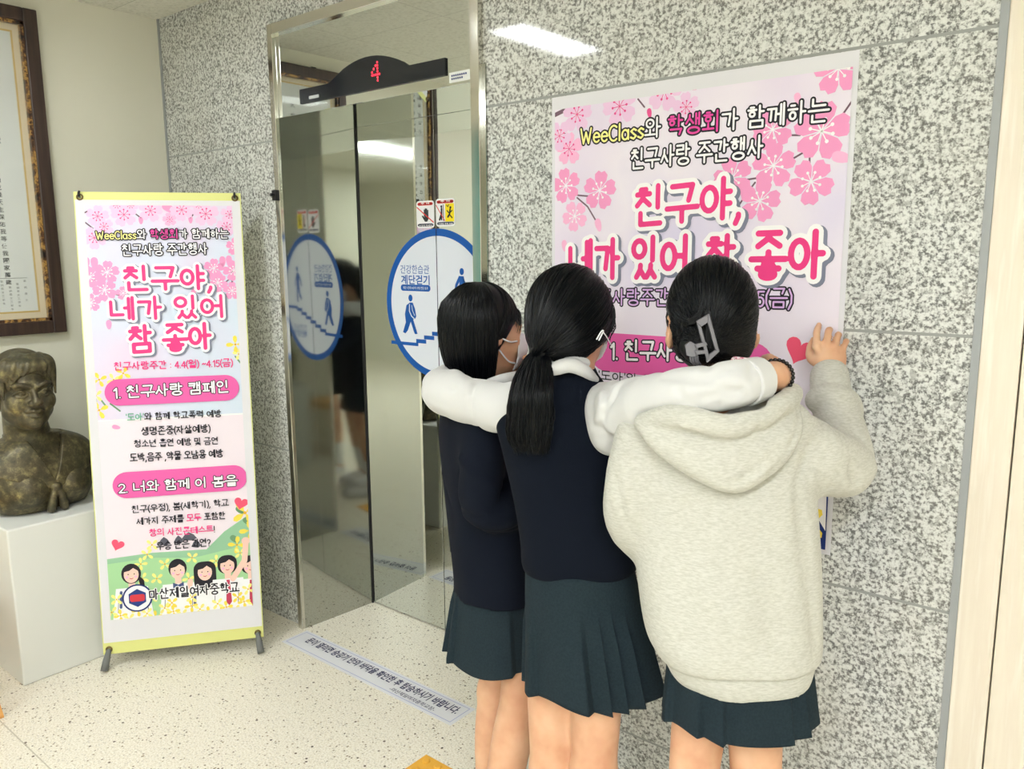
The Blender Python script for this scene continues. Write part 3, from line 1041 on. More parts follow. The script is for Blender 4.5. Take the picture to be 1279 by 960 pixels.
W_, H_ = PX1 - PX0, PZ1 - PZ0
cv.clip = (.012, .012, W_ - .012, H_ - .035)
cv.rect(.012, .20, W_ - .012, H_ - .035, POSTBG, 0)
NIGHT = ink('night blue', (24, 48, 118))
cv.rect(.012, .012, W_ - .012, .20, NIGHT, 0)
k_ = F_PX  # pixel sizes are turned into metres below
R = lambda px_r: px_r * .00212
cv.line([q(690, 146), q(708, 137), q(722, 132)], .012, BRN, .0001); cv.line([q(692, 160), q(703, 163), q(712, 172)], .004, BRN, .0001)
for c, r, m, d, rot in (((722, 143), 24, P3, P4, .2), ((775, 133), 26, P3, P4, .6), ((831, 114), 25, P3, P4, .1), ((858, 134), 18, P3, P4, .4), ((700, 170), 20, P3, P4, .9),
                        ((712, 186), 22, P2, P4, .3), ((708, 232), 24, P1, WHITE, .5), ((750, 238), 26, P1, WHITE, .2), ((719, 270), 21, P2, WHITE, .8),
                        ((1048, 86), 27, P1, WHITE, .4), ((1027, 164), 32, P1, WHITE, .2), ((966, 162), 24, P1, WHITE, .7), ((967, 207), 26, P1, WHITE, .3),
                        ((916, 222), 25, P1, WHITE, .6), ((1014, 227), 26, P1, WHITE, .9), ((950, 251), 25, P1, WHITE, .1)):
    blossom(cv, q(*c), R(r), m, d, .0002, rot)
for a in ([(710, 240), (724, 244), (736, 245)], [(722, 247), (735, 258), (745, 275)], [(1066, 125), (1050, 148)], [(1012, 186), (990, 199)], [(949, 222), (930, 225)],
          [(944, 228), (932, 244), (924, 256)], [(1012, 188), (1012, 205)], [(1000, 160), (1002, 148)], [(985, 169), (1000, 169)], [(1028, 192), (1036, 197)], [(798, 124), (806, 134)]):
    cv.line([q(*p) for p in a], .0045, BRN, .00012)
for c, r, m, a in (((748, 279), 9, P2, .3), ((812, 140), 6, P4, .2), ((1049, 196), 11, P2, 1.3), ((864, 107), 9, PINK2, 1.2), ((997, 122), 7, P2, .3), ((919, 258), 8, P2, .2), ((706, 305), 8, P2, .1)):
    bud(cv, q(*c), R(r), m, .0003, a)
art = cv.build('blossom_print', poster, 'pink blossoms, branches and lilac ground printed on the sheet')
# lettering


def line_on(cv, q, text, lb, rb, ltop, z, fills, wd, layers):
    a, b, c = q(*lb), q(*rb), q(*ltop)
    letter(cv, text, a[0], b[0], a[1], c[1] - a[1], z, fills, wd, layers, slope=(b[1] - a[1]) / (b[0] - a[0]))


t1 = 'WeeClass와 학생회가 함께하는'
line_on(cv, q, t1, (727, 180), (1036, 150), (727, 157), .0006, [(0, 8, YEL), (8, 10, WHITE), (10, 13, MAG), (13, 99, WHITE)], .105, [(.0085, 0, 0, INK)])
line_on(cv, q, '친구사랑 주간행사', (789, 211), (955, 196), (789, 186), .0006, WHITE, .105, [(.0085, 0, 0, INK)])
OUT = [(.026, .007, -.005, GREY), (.022, 0, 0, WHITE)]
line_on(cv, q, '친구야,', (794, 281), (927, 270), (794, 234), .0010, PINK, .14, OUT)
line_on(cv, q, '네가 있어', (712, 347), (862, 345), (712, 300), .0010, PINK, .14, OUT)
line_on(cv, q, '참', (882, 345), (920, 345), (882, 294), .0010, PINK, .14, OUT)
line_on(cv, q, '좋아', (938, 345), (1032, 345), (938, 290), .0010, PINK, .14, OUT)
line_on(cv, q, '친구사랑주간 : 4.4(월)~4.15(금)', (733, 380), (990, 383), (733, 360), .0006, LILAC, .1, [(.0075, 0, 0, INK)])
a = q(738, 436); b = q(968, 436)
cv.pill(a[0], a[1] - .06, b[0], a[1] + .052, PINK2, .0004)
line_on(cv, q, '1. 친구사랑 캠페인', (764, 448), (940, 452), (764, 424), .0006, WHITE, .125, [(.0075, 0, 0, INK)])
yy = .375
for s_, c0 in (("'도아'와 함께 학교폭력 예방", 0), ('생명존중(자살예방)', .09), ('청소년 흡연 예방 및 금연', .05), ('도박,음주 ,약물 오남용 예방', .02)):
    letter(cv, s_, .17 + c0, .66 - c0, yy, .028, .0006, INK, .12); yy -= .036
cv.pill(.13, .206, .72, .254, PINK2, .0004)
letter(cv, '2. 너와 함께 이 봄을', .18, .67, .216, .028, .0006, WHITE, .12, [(.0075, 0, 0, INK)])
cv.build('lettering', poster, 'pink, white and lilac outlined Korean lettering')
heart(cv, q(999, 437), R(17), RED, .0005, -.35)
cv.build('heart_print', poster, 'rose heart')
for c_ in ((.10, .09), (.3, .08), (.52, .1), (.7, .08), (.79, .075)):
    forsythia(cv, c_, .05, YF, .0003, c_[0] * 9)
for i in range(9):
    cv.disc((.06 + i * .09, .02), .035, YF, .0003 + i * 1e-5, 9)
cv.poly([(.80, .27), (.83, .27), (.835, .06), (.80, .11), (.812, .17)], WHITE, .00025)
cv.build('flower_border', poster, 'yellow flowers on night blue at the lower edge')

# ------------------------------------------------------------------ banner stand at the left
_yaw, _lean, BW, BH = .9236, .1011, .60, 1.786
bt = np.array([math.cos(_yaw), math.sin(_yaw), 0]); bn0 = np.array([math.sin(_yaw), -math.cos(_yaw), 0])
bu = math.cos(_lean) * UP - math.sin(_lean) * bn0; bn = np.cross(bt, bu)
BO = np.array([-3.098, 1.249, .052])
banner = empty('banner_stand', (BO[0] + bt[0] * .3 - bn0[0] * .1, BO[1] + bt[1] * .3 - bn0[1] * .1, 0))
tag(banner, 'free standing pink campaign banner on a folding stand between the bust and the lift', 'banner')
HEM = mat('yellow green vinyl', (222, 224, 140), .5)
m_ = MB()
m_.prism([BO, BO + bt * BW, BO + bt * BW + bu * BH, BO + bu * BH], -bn * .0016)
m_.build('sheet', HEM, banner)['label'] = 'yellow green vinyl sheet showing at top and bottom'


def bq(px, py):
    r = ray(px, py); t = np.dot(BO - CAM, bn) / np.dot(r, bn); p = CAM + r * t - BO
    return (p.dot(bt), p.dot(bu))


cv = Canvas(BO + bn * .0012, bt, bu, bn)
v0 = bq(230, 792)[1]; v1 = bq(195, 250)[1]
cv.rect(.004, v0, BW - .004, v1, PAPER, 0)
cv.build('paper', banner)
BANBG = m_paper_pink('banner print', (206, 226, 240), (218, 220, 240), (232, 208, 232))
LOW = ink('pale rose', (238, 226, 236))
m0, m1 = .035, BW - .035
vm = bq(215, 521)[1]; vb = bq(225, 765)[1]; vt = v1 - .02; vg = bq(225, 690)[1]
cv.clip = (m0, vb, m1, vt)
cv.rect(m0, vm, m1, vt, BANBG, .0001); cv.rect(m0, vb, m1, vm, LOW, .0001)
for pts in ([(m0, vg), (.2, vg + .01), (.4, vg + .005), (.47, vg + .07), (m1, vg + .13), (m1, vb), (m0, vb)],):
    cv.poly(pts, ink('meadow far', (150, 196, 160)), .0002)
cv.poly([(m0, vg - .02), (.2, vg - .01), (.35, vg - .025), (.5, vg - .0), (m1, vg + .05), (m1, vb), (m0, vb)], ink('meadow', (168, 214, 160)), .00025)
cv.rect(m0, vm - .003, m1, vm + .003, WHITE, .0003)
Rb = lambda r: r * .0030
for c, r, m, d, rot in (((122, 270), 14, P3, P4, .2), ((155, 268), 16, P3, P4, .5), ((188, 263), 15, P3, P4, .1), ((227, 262), 15, P3, P4, .8), ((257, 267), 17, P3, P4, .3), ((287, 268), 12, P3, P4, .2),
                        ((130, 283), 12, P3, P4, .6), ((118, 297), 15, P3, P4, .9), ((283, 283), 13, P3, P4, .3), ((146, 256), 10, P3, P4, 0), ((163, 256), 10, P3, P4, 1), ((248, 256), 10, P3, P4, .5), ((212, 274), 9, P2, P4, .5),
                        ((134, 340), 15, P1, WHITE, .2), ((131, 362), 15, P1, WHITE, .7), ((112, 346), 14, P1, WHITE, .1), ((114, 378), 12, P1, WHITE, .4), ((154, 366), 9, P1, WHITE, .4),
                        ((267, 335), 13, P1, WHITE, .2), ((292, 338), 14, P1, WHITE, .6), ((272, 353), 13, P1, WHITE, .9), ((290, 363), 12, P1, WHITE, .3), ((294, 308), 12, P1, WHITE, .3), ((245, 360), 8, P1, WHITE, .3)):
    blossom(cv, bq(*c), Rb(r), m, d, .0004, rot)
for a in ([(105, 266), (113, 262)], [(110, 352), (124, 347)], [(110, 355), (124, 361)], [(142, 367), (156, 370)], [(280, 341), (292, 339)], [(278, 355), (290, 346)], [(290, 346), (290, 356)], [(168, 266), (176, 272)], [(243, 266), (238, 272)], [(103, 275), (116, 285)]):
    cv.line([bq(*p) for p in a], .005, BRN, .00035)
for c, r, a in (((176, 274), 5, 0), ((238, 273), 5, 0), ((209, 259), 9, 1.0), ((118, 327), 8, 0), ((108, 326), 7, 0), ((278, 325), 7, 0), ((286, 324), 7, 0), ((136, 404), 6, 0), ((144, 533), 5, 1.3)):
    bud(cv, bq(*c), Rb(r), P1, .0004, a)
for c, r in (((124, 474), 10), ((142, 474), 9), ((154, 466), 10), ((120, 494), 9), ((124, 512), 12), ((294, 430), 12), ((298, 442), 8), ((306, 640), 18), ((312, 662), 14), ((296, 680), 12)):
    forsythia(cv, bq(*c), Rb(r), YF if r > 9 else YF2, .0005, c[0] * .7)
for a in ([(127, 500), (134, 509)], [(138, 504), (150, 513)], [(120, 498), (121, 508)], [(294, 445), (302, 455)]):
    cv.line([bq(*p) for p in a], .006, GRN, .0004)
for c in ((299, 636), (308, 650), (318, 646), (292, 672), (318, 668)):
    bud(cv, bq(*c), Rb(7), GRN, .00045, .8)
heart(cv, bq(301, 628), Rb(9), RED, .0008, -.3); heart(cv, bq(147, 680), Rb(8), RED, .0008, -.4)
cv.build('blossom_print', banner, 'pink blossoms, yellow flowers and meadow printed on pale ground')
# the group of students drawn along the bottom of the banner
SK = ink('drawn skin', (250, 206, 192)); HB = ink('drawn hair', (34, 30, 40)); BLU = ink('drawn navy', (70, 84, 130)); TIE = ink('drawn tie', (198, 62, 92)); SHIRT = ink('drawn shirt', (244, 244, 248))
for i, (hx, hy, long_, tie) in enumerate(((164, 716, 'pony', 0), (222, 711, 'up', 2), (256, 713, 'long', 0), (284, 705, 'bob', 1), (313, 705, 'bob', 1))):
    z = .0010 + i * .00012; c = bq(hx, hy); r = .027
    cv.poly([(c[0] - .058, c[1] - .055), (c[0] + .058, c[1] - .055), (c[0] + .078, c[1] - .20), (c[0] - .078, c[1] - .20)], SHIRT, z)
    cv.rect(c[0] - .012, c[1] - .056, c[0] + .012, c[1], SK, z + 1e-5)
    if long_ == 'long':
        cv.rrect(c[0] - .042, c[1] - .075, c[0] + .042, c[1] + .04, .03, HB, z + 2e-5)
    elif long_ == 'bob':
        cv.rrect(c[0] - .037, c[1] - .034, c[0] + .037, c[1] + .04, .03, HB, z + 2e-5)
    elif long_ == 'pony':
        cv.disc(c, .036, HB, z + 2e-5, 20, .04); cv.poly([(c[0] + .02, c[1]), (c[0] + .045, c[1] - .03), (c[0] + .05, c[1] - .09), (c[0] + .03, c[1] - .05)], HB, z + 1e-5)
    else:
        cv.disc((c[0], c[1] + .006), .034, HB, z + 2e-5, 20, .038)
    cv.disc((c[0], c[1] - .004), r, SK, z + 3e-5, 20, .033)
    cv.poly([(c[0] - r, c[1] + .008), (c[0] - .02, c[1] + .03), (c[0] + .02, c[1] + .03), (c[0] + r, c[1] + .008), (c[0] + .008, c[1] + .022), (c[0] - .006, c[1] + .012)], HB, z + 4e-5)
    for sx in (-1, 1):
        cv.disc((c[0] + sx * .011, c[1] - .002), .0025, INK, z + 5e-5, 8); cv.disc((c[0] + sx * .016, c[1] - .013), .005, P2, z + 5e-5, 8)
    cv.line([(c[0] - .006, c[1] - .018), (c[0], c[1] - .021), (c[0] + .006, c[1] - .018)], .0025, TIE, z + 6e-5)
    if tie == 1:
        cv.poly([(c[0] - .006, c[1] - .06), (c[0] + .006, c[1] - .06), (c[0] + .011, c[1] - .15), (c[0], c[1] - .165), (c[0] - .011, c[1] - .15)], TIE, z + 7e-5)
    elif tie == 2:
        cv.poly([(c[0] - .02, c[1] - .05), (c[0], c[1] - .06), (c[0] + .02, c[1] - .05), (c[0] + .02, c[1] - .078), (c[0], c[1] - .066), (c[0] - .02, c[1] - .078)], BLU, z + 7e-5)
        cv.line([(c[0] + .035, c[1] - .1), (c[0] + .045, c[1] - .05)], .02, SK, z + 8e-5)
    else:
        cv.line([(c[0] - .04, c[1] - .07), (c[0] - .044, c[1] - .13)], .01, BLU, z + 7e-5)
    for sx in (-1, 1):
        cv.line([(c[0] + sx * .05, c[1] - .09), (c[0] + sx * .055, c[1] - .15)], .002, INK, z + 8e-5)
a = bq(291, 722); b = bq(307, 678)
cv.line([a, (b[0] - .008, (a[1] + b[1]) / 2), b], .022, SK, .0018)
cv.disc((b[0], b[1] + .01), .016, SK, .00185, 12)
for c in [(140 + i * 11, 764 - i * .9 + (i % 3) * 5) for i in range(17)] + [(170, 748), (215, 752), (240, 745), (190, 745), (297, 745), (310, 735), (146, 748), (176, 704), (184, 692), (206, 704), (240, 696), (270, 700), (178, 722), (196, 722), (190, 680), (236, 722), (300, 690)]:
    forsythia(cv, bq(*c), .026, YF if (c[0] % 2) else YF2, .0021 if c[1] > 730 else .0007, c[0] * .5)
ROOF = ink('drawn roof grey', (92, 92, 106))
for rx, ry, rr in ((205, 677, .022), (223, 675, .018), (236, 671, .03), (245, 680, .018)):
    c = bq(rx, ry); cv.poly([(c[0] - rr, c[1] - .006), (c[0] - rr * .5, c[1] + .012), (c[0], c[1] + .022), (c[0] + rr * .6, c[1] + .012), (c[0] + rr, c[1] - .004), (c[0] + rr * .4, c[1] - .012), (c[0] - rr * .3, c[1] - .01)], ROOF, .0008)
# round school crest
c = bq(172, 746)
cv.disc(c, .055, NAVY, .0023, 28); cv.disc(c, .049, WHITE, .00236, 28)
cv.poly([(c[0] + .036 * math.cos(t), c[1] + .036 * math.sin(t)) for t in np.arange(6) * math.pi / 3 + .52], ink('crest blue', (40, 62, 130)), .00242)
cv.rrect(c[0] - .027, c[1] - .014, c[0] + .027, c[1] + .014, .008, ink('crest red', (214, 60, 70)), .00248)
cv.build('illustration', banner, 'drawing of five smiling students among yellow flowers, with a round crest')


def bline(text, lb, rb, ltop, z, fills, wd, layers=()):
    line_on(cv, bq, text, lb, rb, ltop, z, fills, wd, list(layers))


bline(t1, (121, 299), (286, 297), (121, 287), .0026, [(0, 8, YEL), (8, 10, WHITE), (10, 13, MAG), (13, 99, WHITE)], .105, [(.0075, 0, 0, INK)])
bline('친구사랑 주간행사', (153, 319), (260, 317), (153, 305), .0026, WHITE, .105, [(.0075, 0, 0, INK)])
BOUT = [(.022, .005, -.004, GREY), (.018, 0, 0, WHITE)]
bline('친구야,', (155, 362), (266, 360), (155, 332), .0026, PINK, .145, BOUT)
bline('네가 있어', (138, 399), (282, 395), (138, 371), .0026, PINK, .145, BOUT)
bline('참', (162, 440), (192, 438), (162, 407), .0026, PINK, .145, BOUT)
bline('좋아', (205, 437), (266, 434), (205, 405), .0026, PINK, .145, BOUT)
bline('친구사랑주간 : 4.4(월) ~4.15(금)', (143, 462), (291, 457), (143, 452), .0026, PINK, .13)
for (a, b) in (((131, 491), (299, 486)), ((141, 607), (309, 600))):
    a, b = bq(*a), bq(*b); cv.pill(a[0], a[1] - .05, b[0], a[1] + .052, PINK2, .0024)
bline('1. 친구사랑 캠페인', (143, 497), (287, 489), (143, 482), .0026, WHITE, .13, [(.006, 0, 0, INK)])
bline('2. 너와 함께 이 봄을', (149, 615), (297, 605), (149, 602), .0026, WHITE, .13, [(.006, 0, 0, INK)])
bline("'도아'와 함께 학교폭력 예방", (158, 525), (277, 520), (158, 516), .0026, [(0, 4, TEAL), (4, 99, INK)], .13)
bline('생명존중(자살예방)', (177, 543), (263, 539), (177, 533), .0026, INK, .13)
bline('청소년 흡연 예방 및 금연', (168, 558), (273, 554), (168, 549), .0026, INK, .13)
bline('도박,음주 ,약물 오남용 예방', (163, 576), (279, 570), (163, 566), .0026, INK, .13)
bline('친구(우정), 봄(새학기), 학교', (165, 640), (286, 631), (165, 631), .0026, INK, .13)
bline('세가지 주제를 모두 포함한', (171, 655), (282, 647), (171, 646), .0026, [(0, 8, INK), (8, 10, PINK), (10, 99, INK)], .13)
bline('창의 사진콘테스트!', (187, 669), (269, 664), (187, 660), .0026, [(0, 9, PINK), (9, 99, INK)], .13)
bline('우승 반은 과연?', (196, 686), (263, 681), (196, 676), .0026, INK, .13)
bline('마산제일여자중학교', (187, 748), (299, 738), (187, 735), .0026, INK, .125, [(.006, 0, 0, WHITE)])
cv.build('lettering', banner, 'pink, white and black Korean lettering with the school name')
# folding stand behind, eyelets and feet
MET = mat('grey aluminium', (150, 152, 150), .35, .8); RUB = mat('grey rubber', (112, 114, 112), .7); BLK = mat('black plastic', (26, 26, 28), .45)
hub = BO + bt * .3 + bu * .95 - bn * .05
for su, sv in ((.022, .02), (BW - .022, .02), (.022, BH - .02), (BW - .022, BH - .02)):
    e = BO + bt * su + bu * sv
    mb = MB(); th = np.linspace(0, 2 * math.pi, 17)
    mb.tube([e + bn * .003 + bt * .010 * math.cos(t) + bu * .010 * math.sin(t) for t in th], .003, 6, cap=False)
    mb.build('eyelet', mat('brass eyelet', (120, 100, 70), .35, .9), banner, smooth=True)
    tip = e + bn * .012
    MB().tube([hub, e - bn * .03 + (bu * .01 if sv > 1 else -bu * .01), e - bn * .012, tip], [.006, .005, .0045, .004], 8).build('rod', MET, banner, smooth=True)
    if sv < 1:
        ft = np.array([e[0] + bn0[0] * .05 + bt[0] * (.012 if su > .3 else -.012), e[1] + bn0[1] * .05 + bt[1] * (.012 if su > .3 else -.012), .008])
        MB().tube([e + bn * .004, e * .5 + ft * .5 + bn0 * .006, ft], [.009, .013, .014], 10).build('foot', RUB, banner, smooth=True)
    else:
        MB().tube([tip, tip + bu * .012 + bn * .004, tip + bu * .02 - bn * .006], .0045, 6).build('hook', BLK, banner, smooth=True)
MB().tube([hub - bn * .02, hub + bn * .012], .022, 14).build('hub', BLK, banner)
back = BO + bt * .3 - bn0 * .38; back[2] = .008
MB().tube([hub, back], [.007, .006], 8).build('rod', MET, banner, smooth=True)

# ------------------------------------------------------------------ lift: display, stickers, labels
disp = empty('floor_display', (-2.2, WY - .004, 2.145)); tag(disp, 'black arched lift floor display showing a red 4', 'display')
DY = WY - .004
zt = lambda x: 2.1985
pr = [(-2.611, 2.146), (-1.853, 2.146), (-1.853, 2.200), (-2.02, 2.200)]
for i in range(13):
    t = i / 12; x = -2.02 + (-2.385 + 2.02) * t
    pr.append((x, 2.200 + .047 * math.sin(math.pi * t) ** .8 + .022 * t))
pr += [(-2.44, 2.199), (-2.611, 2.199)]
MB().prism([(x, DY, z) for x, z in pr], (0, -.007, 0)).build('panel', mat('glossy black acrylic', (22, 27, 36), .12, spec=.5), disp, bevel=.002)
LED = mat('red led', (255, 36, 60), .5, emit=2.2)
mb = MB()
for r_, row in enumerate(('00010', '00110', '01010', '10010', '11111', '00010', '00010')):
    for c_, on in enumerate(row):
        if on == '1':
            x = onY(466, 95, DY)[0] + c_ * .0092 + .004; z = 2.232 - r_ * .0098
            mb.prism([(x + .0038 * math.cos(a), DY - .0073, z + .0038 * math.sin(a)) for a in np.arange(8) * math.pi / 4], (0, -.0006, 0))
mb.build('digit', LED, disp)['label'] = 'red dot matrix digit 4'
mb = MB().box((-2.553, DY - .0078, 2.157), (-2.495, DY - .007, 2.168)); mb.build('nameplate', mat('silver print', (196, 200, 204), .4), disp)
cv = Canvas((0, DY, 0), (1, 0, 0), (0, 0, 1), (0, -1, 0))
lab = empty('label_sticker', (-1.82, DY, 2.13)); tag(lab, 'small white notice sticker on the steel panel right of the floor display', 'sticker')
MB().box((-1.842, DY - .0008, 2.121), (-1.742, DY, 2.152)).build('backing', mat('white vinyl', (226, 228, 226), .4), lab)
for z, x1 in ((2.1415, -1.76), (2.132, -1.778)):
    for i in range(int((x1 + 1.832) / .0085)):
        cv.rect(-1.832 + i * .0085, z - .0028, -1.832 + i * .0085 + .006, z + .0028, NAVY, .001)
cv.build('print', lab)

BLUE = ink('sign blue', (18, 88, 172)); LBL = ink('sign white', (222, 228, 240))
CX = SEAM; CZ_ = (onY(554, 285, DOOR_Y)[2] + onY(545, 473, DOOR_Y)[2]) / 2; CR = (onY(554, 285, DOOR_Y)[2] - onY(545, 473, DOOR_Y)[2]) / 2


def dq(px, py):
    p = onY(px, py, DOOR_Y); return (p[0] - CX, p[2] - CZ_)


for half, (lab_, x0, x1) in enumerate((('left half of round blue and white stair walking sticker, on the left lift door', -CR, -.0022),
                                       ('right half of the round blue stair walking sticker, beside the bobbed hair', .0022, CR))):
    st = empty('stair_sticker', (CX, DOOR_Y, CZ_)); tag(st, lab_, 'sticker', 'halves of the round lift door sticker')
    cv = Canvas((CX, DOOR_Y - .0006, CZ_), (1, 0, 0), (0, 0, 1), (0, -1, 0)); cv.clip = (x0, -CR, x1, CR)
    cv.disc((0, 0), CR, BLUE, 0, 96); cv.build('disc', st)
    cv.disc((0, 0), CR * .905, LBL, .0003, 96); cv.build('field', st)
    # steps climbing to the right and the two walkers
    p0, p1 = dq(526, 425), dq(549, 414.5); sw = (p1[0] - p0[0]) / 2.3; sh_ = (p1[1] - p0[1]) / 2.3; bl = .0135
    xs = dq(521.5, 428)[0]; zs = dq(521.5, 428)[1]
    cv.rect(-CR * .93, zs - bl, xs + .006, zs, BLUE, .0005)
    for k in range(6):
        cv.rect(xs + k * sw - .006, zs + (k + .45) * sh_ - bl * .6, xs + (k + 1) * sw + .006, zs + (k + .45) * sh_ + bl * .6, BLUE, .0005 + k * 1e-5)
    cv.rect(xs + 6 * sw - .006, zs + 6.4 * sh_ - bl, CR * .93, zs + 6.4 * sh_, BLUE, .00058)
    # stout walker on the left
    h = dq(513, 372); s_ = .335
    cv.disc(h, .036 * s_, BLUE, .0006, 20, .042 * s_)
    cv.poly([(h[0] + dx * s_ * 1.25, h[1] + dz * s_) for dx, dz in ((-.01, -.055), (.03, -.055), (.06, -.13), (.075, -.22), (.06, -.25), (.03, -.26), (.075, -.40), (.085, -.435), (.05, -.44), (.035, -.41), (-.005, -.29), (-.05, -.40), (-.085, -.44), (-.12, -.425), (-.1, -.37), (-.075, -.3), (-.085, -.2), (-.06, -.09))], BLUE, .0006)
    cv.line([(h[0] + dx * s_, h[1] + dz * s_) for dx, dz in ((-.02, -.08), (-.025, -.16), (.01, -.22), (.055, -.25))], .0045, LBL, .0007)
    cv.line([(h[0] + dx * s_, h[1] + dz * s_) for dx, dz in ((.02, -.09), (.03, -.15), (.065, -.21))], .003, LBL, .0007)
    # slim walker on the right
    h = (dq(577, 339)[0], dq(577, 339)[1])
    cv.disc(h, .034 * s_, BLUE, .0006, 20, .04 * s_)
    cv.poly([(h[0] + dx * s_, h[1] + dz * s_) for dx, dz in ((-.045, -.05), (.03, -.055), (.042, -.1), (.04, -.24), (.055, -.38), (.05, -.48), (.015, -.48), (.012, -.36), (-.005, -.29), (-.025, -.38), (-.08, -.45), (-.105, -.42), (-.06, -.35), (-.045, -.25), (-.04, -.12), (-.075, -.17), (-.1, -.25), (-.125, -.24), (-.105, -.15))], BLUE, .0006)
    cv.line([(h[0] + .02 * s_, h[1] - .08 * s_), (h[0] + .07 * s_, h[1] - .17 * s_), (h[0] + .085 * s_, h[1] - .24 * s_)], .02 * s_, BLUE, .0006)
    cv.build('pictogram', st, 'blue walking figures and stairs')
    if half == 0:
        cv.clip = None
        a, b = dq(500.5, 341.5), dq(536.5, 340); type_text(cv, '건강한습관', a[0], b[0], a[1], dq(518, 330)[1] - dq(518, 341)[1], BLUE, .0006, .0)
        a, b = dq(501.5, 357), dq(537, 354); type_text(cv, '계단걷기', a[0], b[0], a[1] + .007, dq(518, 344)[1] - dq(518, 356)[1], BLUE, .0006, .018)
        a, b = dq(501, 360), dq(538, 360); zc = dq(520, 359.5)[1]
        cv.pill(a[0], zc - .013, b[0], zc + .013, BLUE, .0006)
        type_text(cv, '계단 1칸에 4초씩 수명 연장 효과', a[0] + .014, b[0] - .014, zc - .006, .012, LBL, .0008, .01)
        cv.build('lettering', st)
    else:
        cv.clip = None
        type_text(cv, '건강한습관', .06, .2, -CR * .55, .03, BLUE, .0006, .0)
        type_text(cv, '계단걷기', .06, .2, -CR * .66, .032, BLUE, .0006, .018)
        cv.build('lettering', st)

for i, (x0p, x1p, lab_) in enumerate((((521, 285), (542, 250), 'white hand warning sticker on the left lift door above the round sticker'),
                                      ((545, 283), (568, 247), 'white and yellow leaning warning sticker on the right lift door'))):
    a, b = dq(*x0p), dq(*x1p)
    st = empty('warning_sticker', (CX, DOOR_Y, CZ_ + a[1])); tag(st, lab_, 'sticker', 'warning stickers on the lift doors')
    w_, h_ = b[0] - a[0], b[1] - a[1]
    cv = Canvas((CX + a[0], DOOR_Y - .0006, CZ_ + a[1]), (1, 0, 0), (0, 0, 1), (0, -1, 0))
    cv.rrect(0, 0, w_, h_, .012, ink('sticker white', (240, 240, 244)), 0); cv.build('backing', st)
    e_ = .006
    cv.rrect(e_, h_ * .83, w_ - e_, h_ - e_, .008, ink('sign red', (226, 58, 58)), .0003)
    cv.rrect(e_, e_, w_ - e_, h_ * .16, .008, ink('sign navy', (28, 42, 84)), .0003)
    type_text(cv, '주 의', w_ * .26, w_ * .74, h_ * .865, h_ * .08, WHITE, .0005, .02)
    type_text(cv, '손대지 마세요' if i == 0 else '기대면 추락 위험', w_ * .12, w_ * .88, h_ * .06, h_ * .065, WHITE, .0005, .02)
    if i == 0:
        HK = ink('hand grey', (48, 52, 56))
        c = (w_ * .54, h_ * .42)
        cv.poly([(c[0] - .24 * w_, c[1] + .02 * h_), (c[0] - .19 * w_, c[1] + .05 * h_), (c[0] - .1 * w_, c[1] - .03 * h_), (c[0] + .14 * w_, c[1] + .02 * h_), (c[0] + .14 * w_, c[1] - .1 * h_), (c[0] + .06 * w_, c[1] - .19 * h_), (c[0] - .06 * w_, c[1] - .19 * h_)], HK, .0005)
        for k, dx in enumerate((-.085, -.02, .045, .11)):
            cv.line([(c[0] + dx * w_, c[1]), (c[0] + dx * w_, c[1] + (.24, .28, .27, .22)[k] * h_)], .062 * w_, HK, .00052 + k * 1e-5)
        cv.line([(w_ * .04, h_ * .77), (w_ * .96, h_ * .2)], .0045, ink('sign red', (226, 58, 58)), .0007)
    else:
        cv.rect(w_ * .5, h_ * .17, w_ * .96, h_ * .82, ink('sign yellow', (250, 226, 30)), .0003)
        cv.disc((w_ * .3, h_ * .72), .035 * w_ * 1.4, INK, .0005, 12)
        cv.line([(w_ * .31, h_ * .64), (w_ * .3, h_ * .45), (w_ * .2, h_ * .25)], .085 * w_, INK, .0005); cv.line([(w_ * .31, h_ * .45), (w_ * .3, h_ * .25)], .07 * w_, INK, .00052)
        cv.line([(w_ * .4, h_ * .78), (w_ * .4, h_ * .2)], .03 * w_, INK, .0005)
        cv.line([(w_ * .03, h_ * .77), (w_ * .47, h_ * .2)], .0035, ink('sign red', (226, 58, 58)), .0007)
        cv.line([(w_ * .76, h_ * .6), (w_ * .72, h_ * .42), (w_ * .64, h_ * .34)], .08 * w_, INK, .0005); cv.line([(w_ * .72, h_ * .42), (w_ * .86, h_ * .3)], .05 * w_, INK, .00052)
        cv.line([(w_ * .6, h_ * .56), (w_ * .72, h_ * .46), (w_ * .86, h_ * .56)], .045 * w_, INK, .00054); cv.disc((w_ * .78, h_ * .67), .05 * w_, INK, .0006, 10)
        cv.line([(w_ * .58, h_ * .76), (w_ * .64, h_ * .7), (w_ * .7, h_ * .77)], .03 * w_, INK, .0005)
    cv.build('print', st)
clipo = MB().box((FL0 + .004, WY - .04, onY(352, 251, WY)[2]), (FL0 + .03, WY - .022, onY(352, 238, WY)[2])); clipo.tube([(FL0 + .017, WY - .04, onY(352, 244, WY)[2]), (FL0 + .017, WY - .055, onY(352, 244, WY)[2])], .006, 8)
tag(clipo.build('cable_clip', BLK, None, (FL0 + .017, WY - .022, 1.75)), 'small black clip stuck on the left edge of the steel lift frame', 'clip')

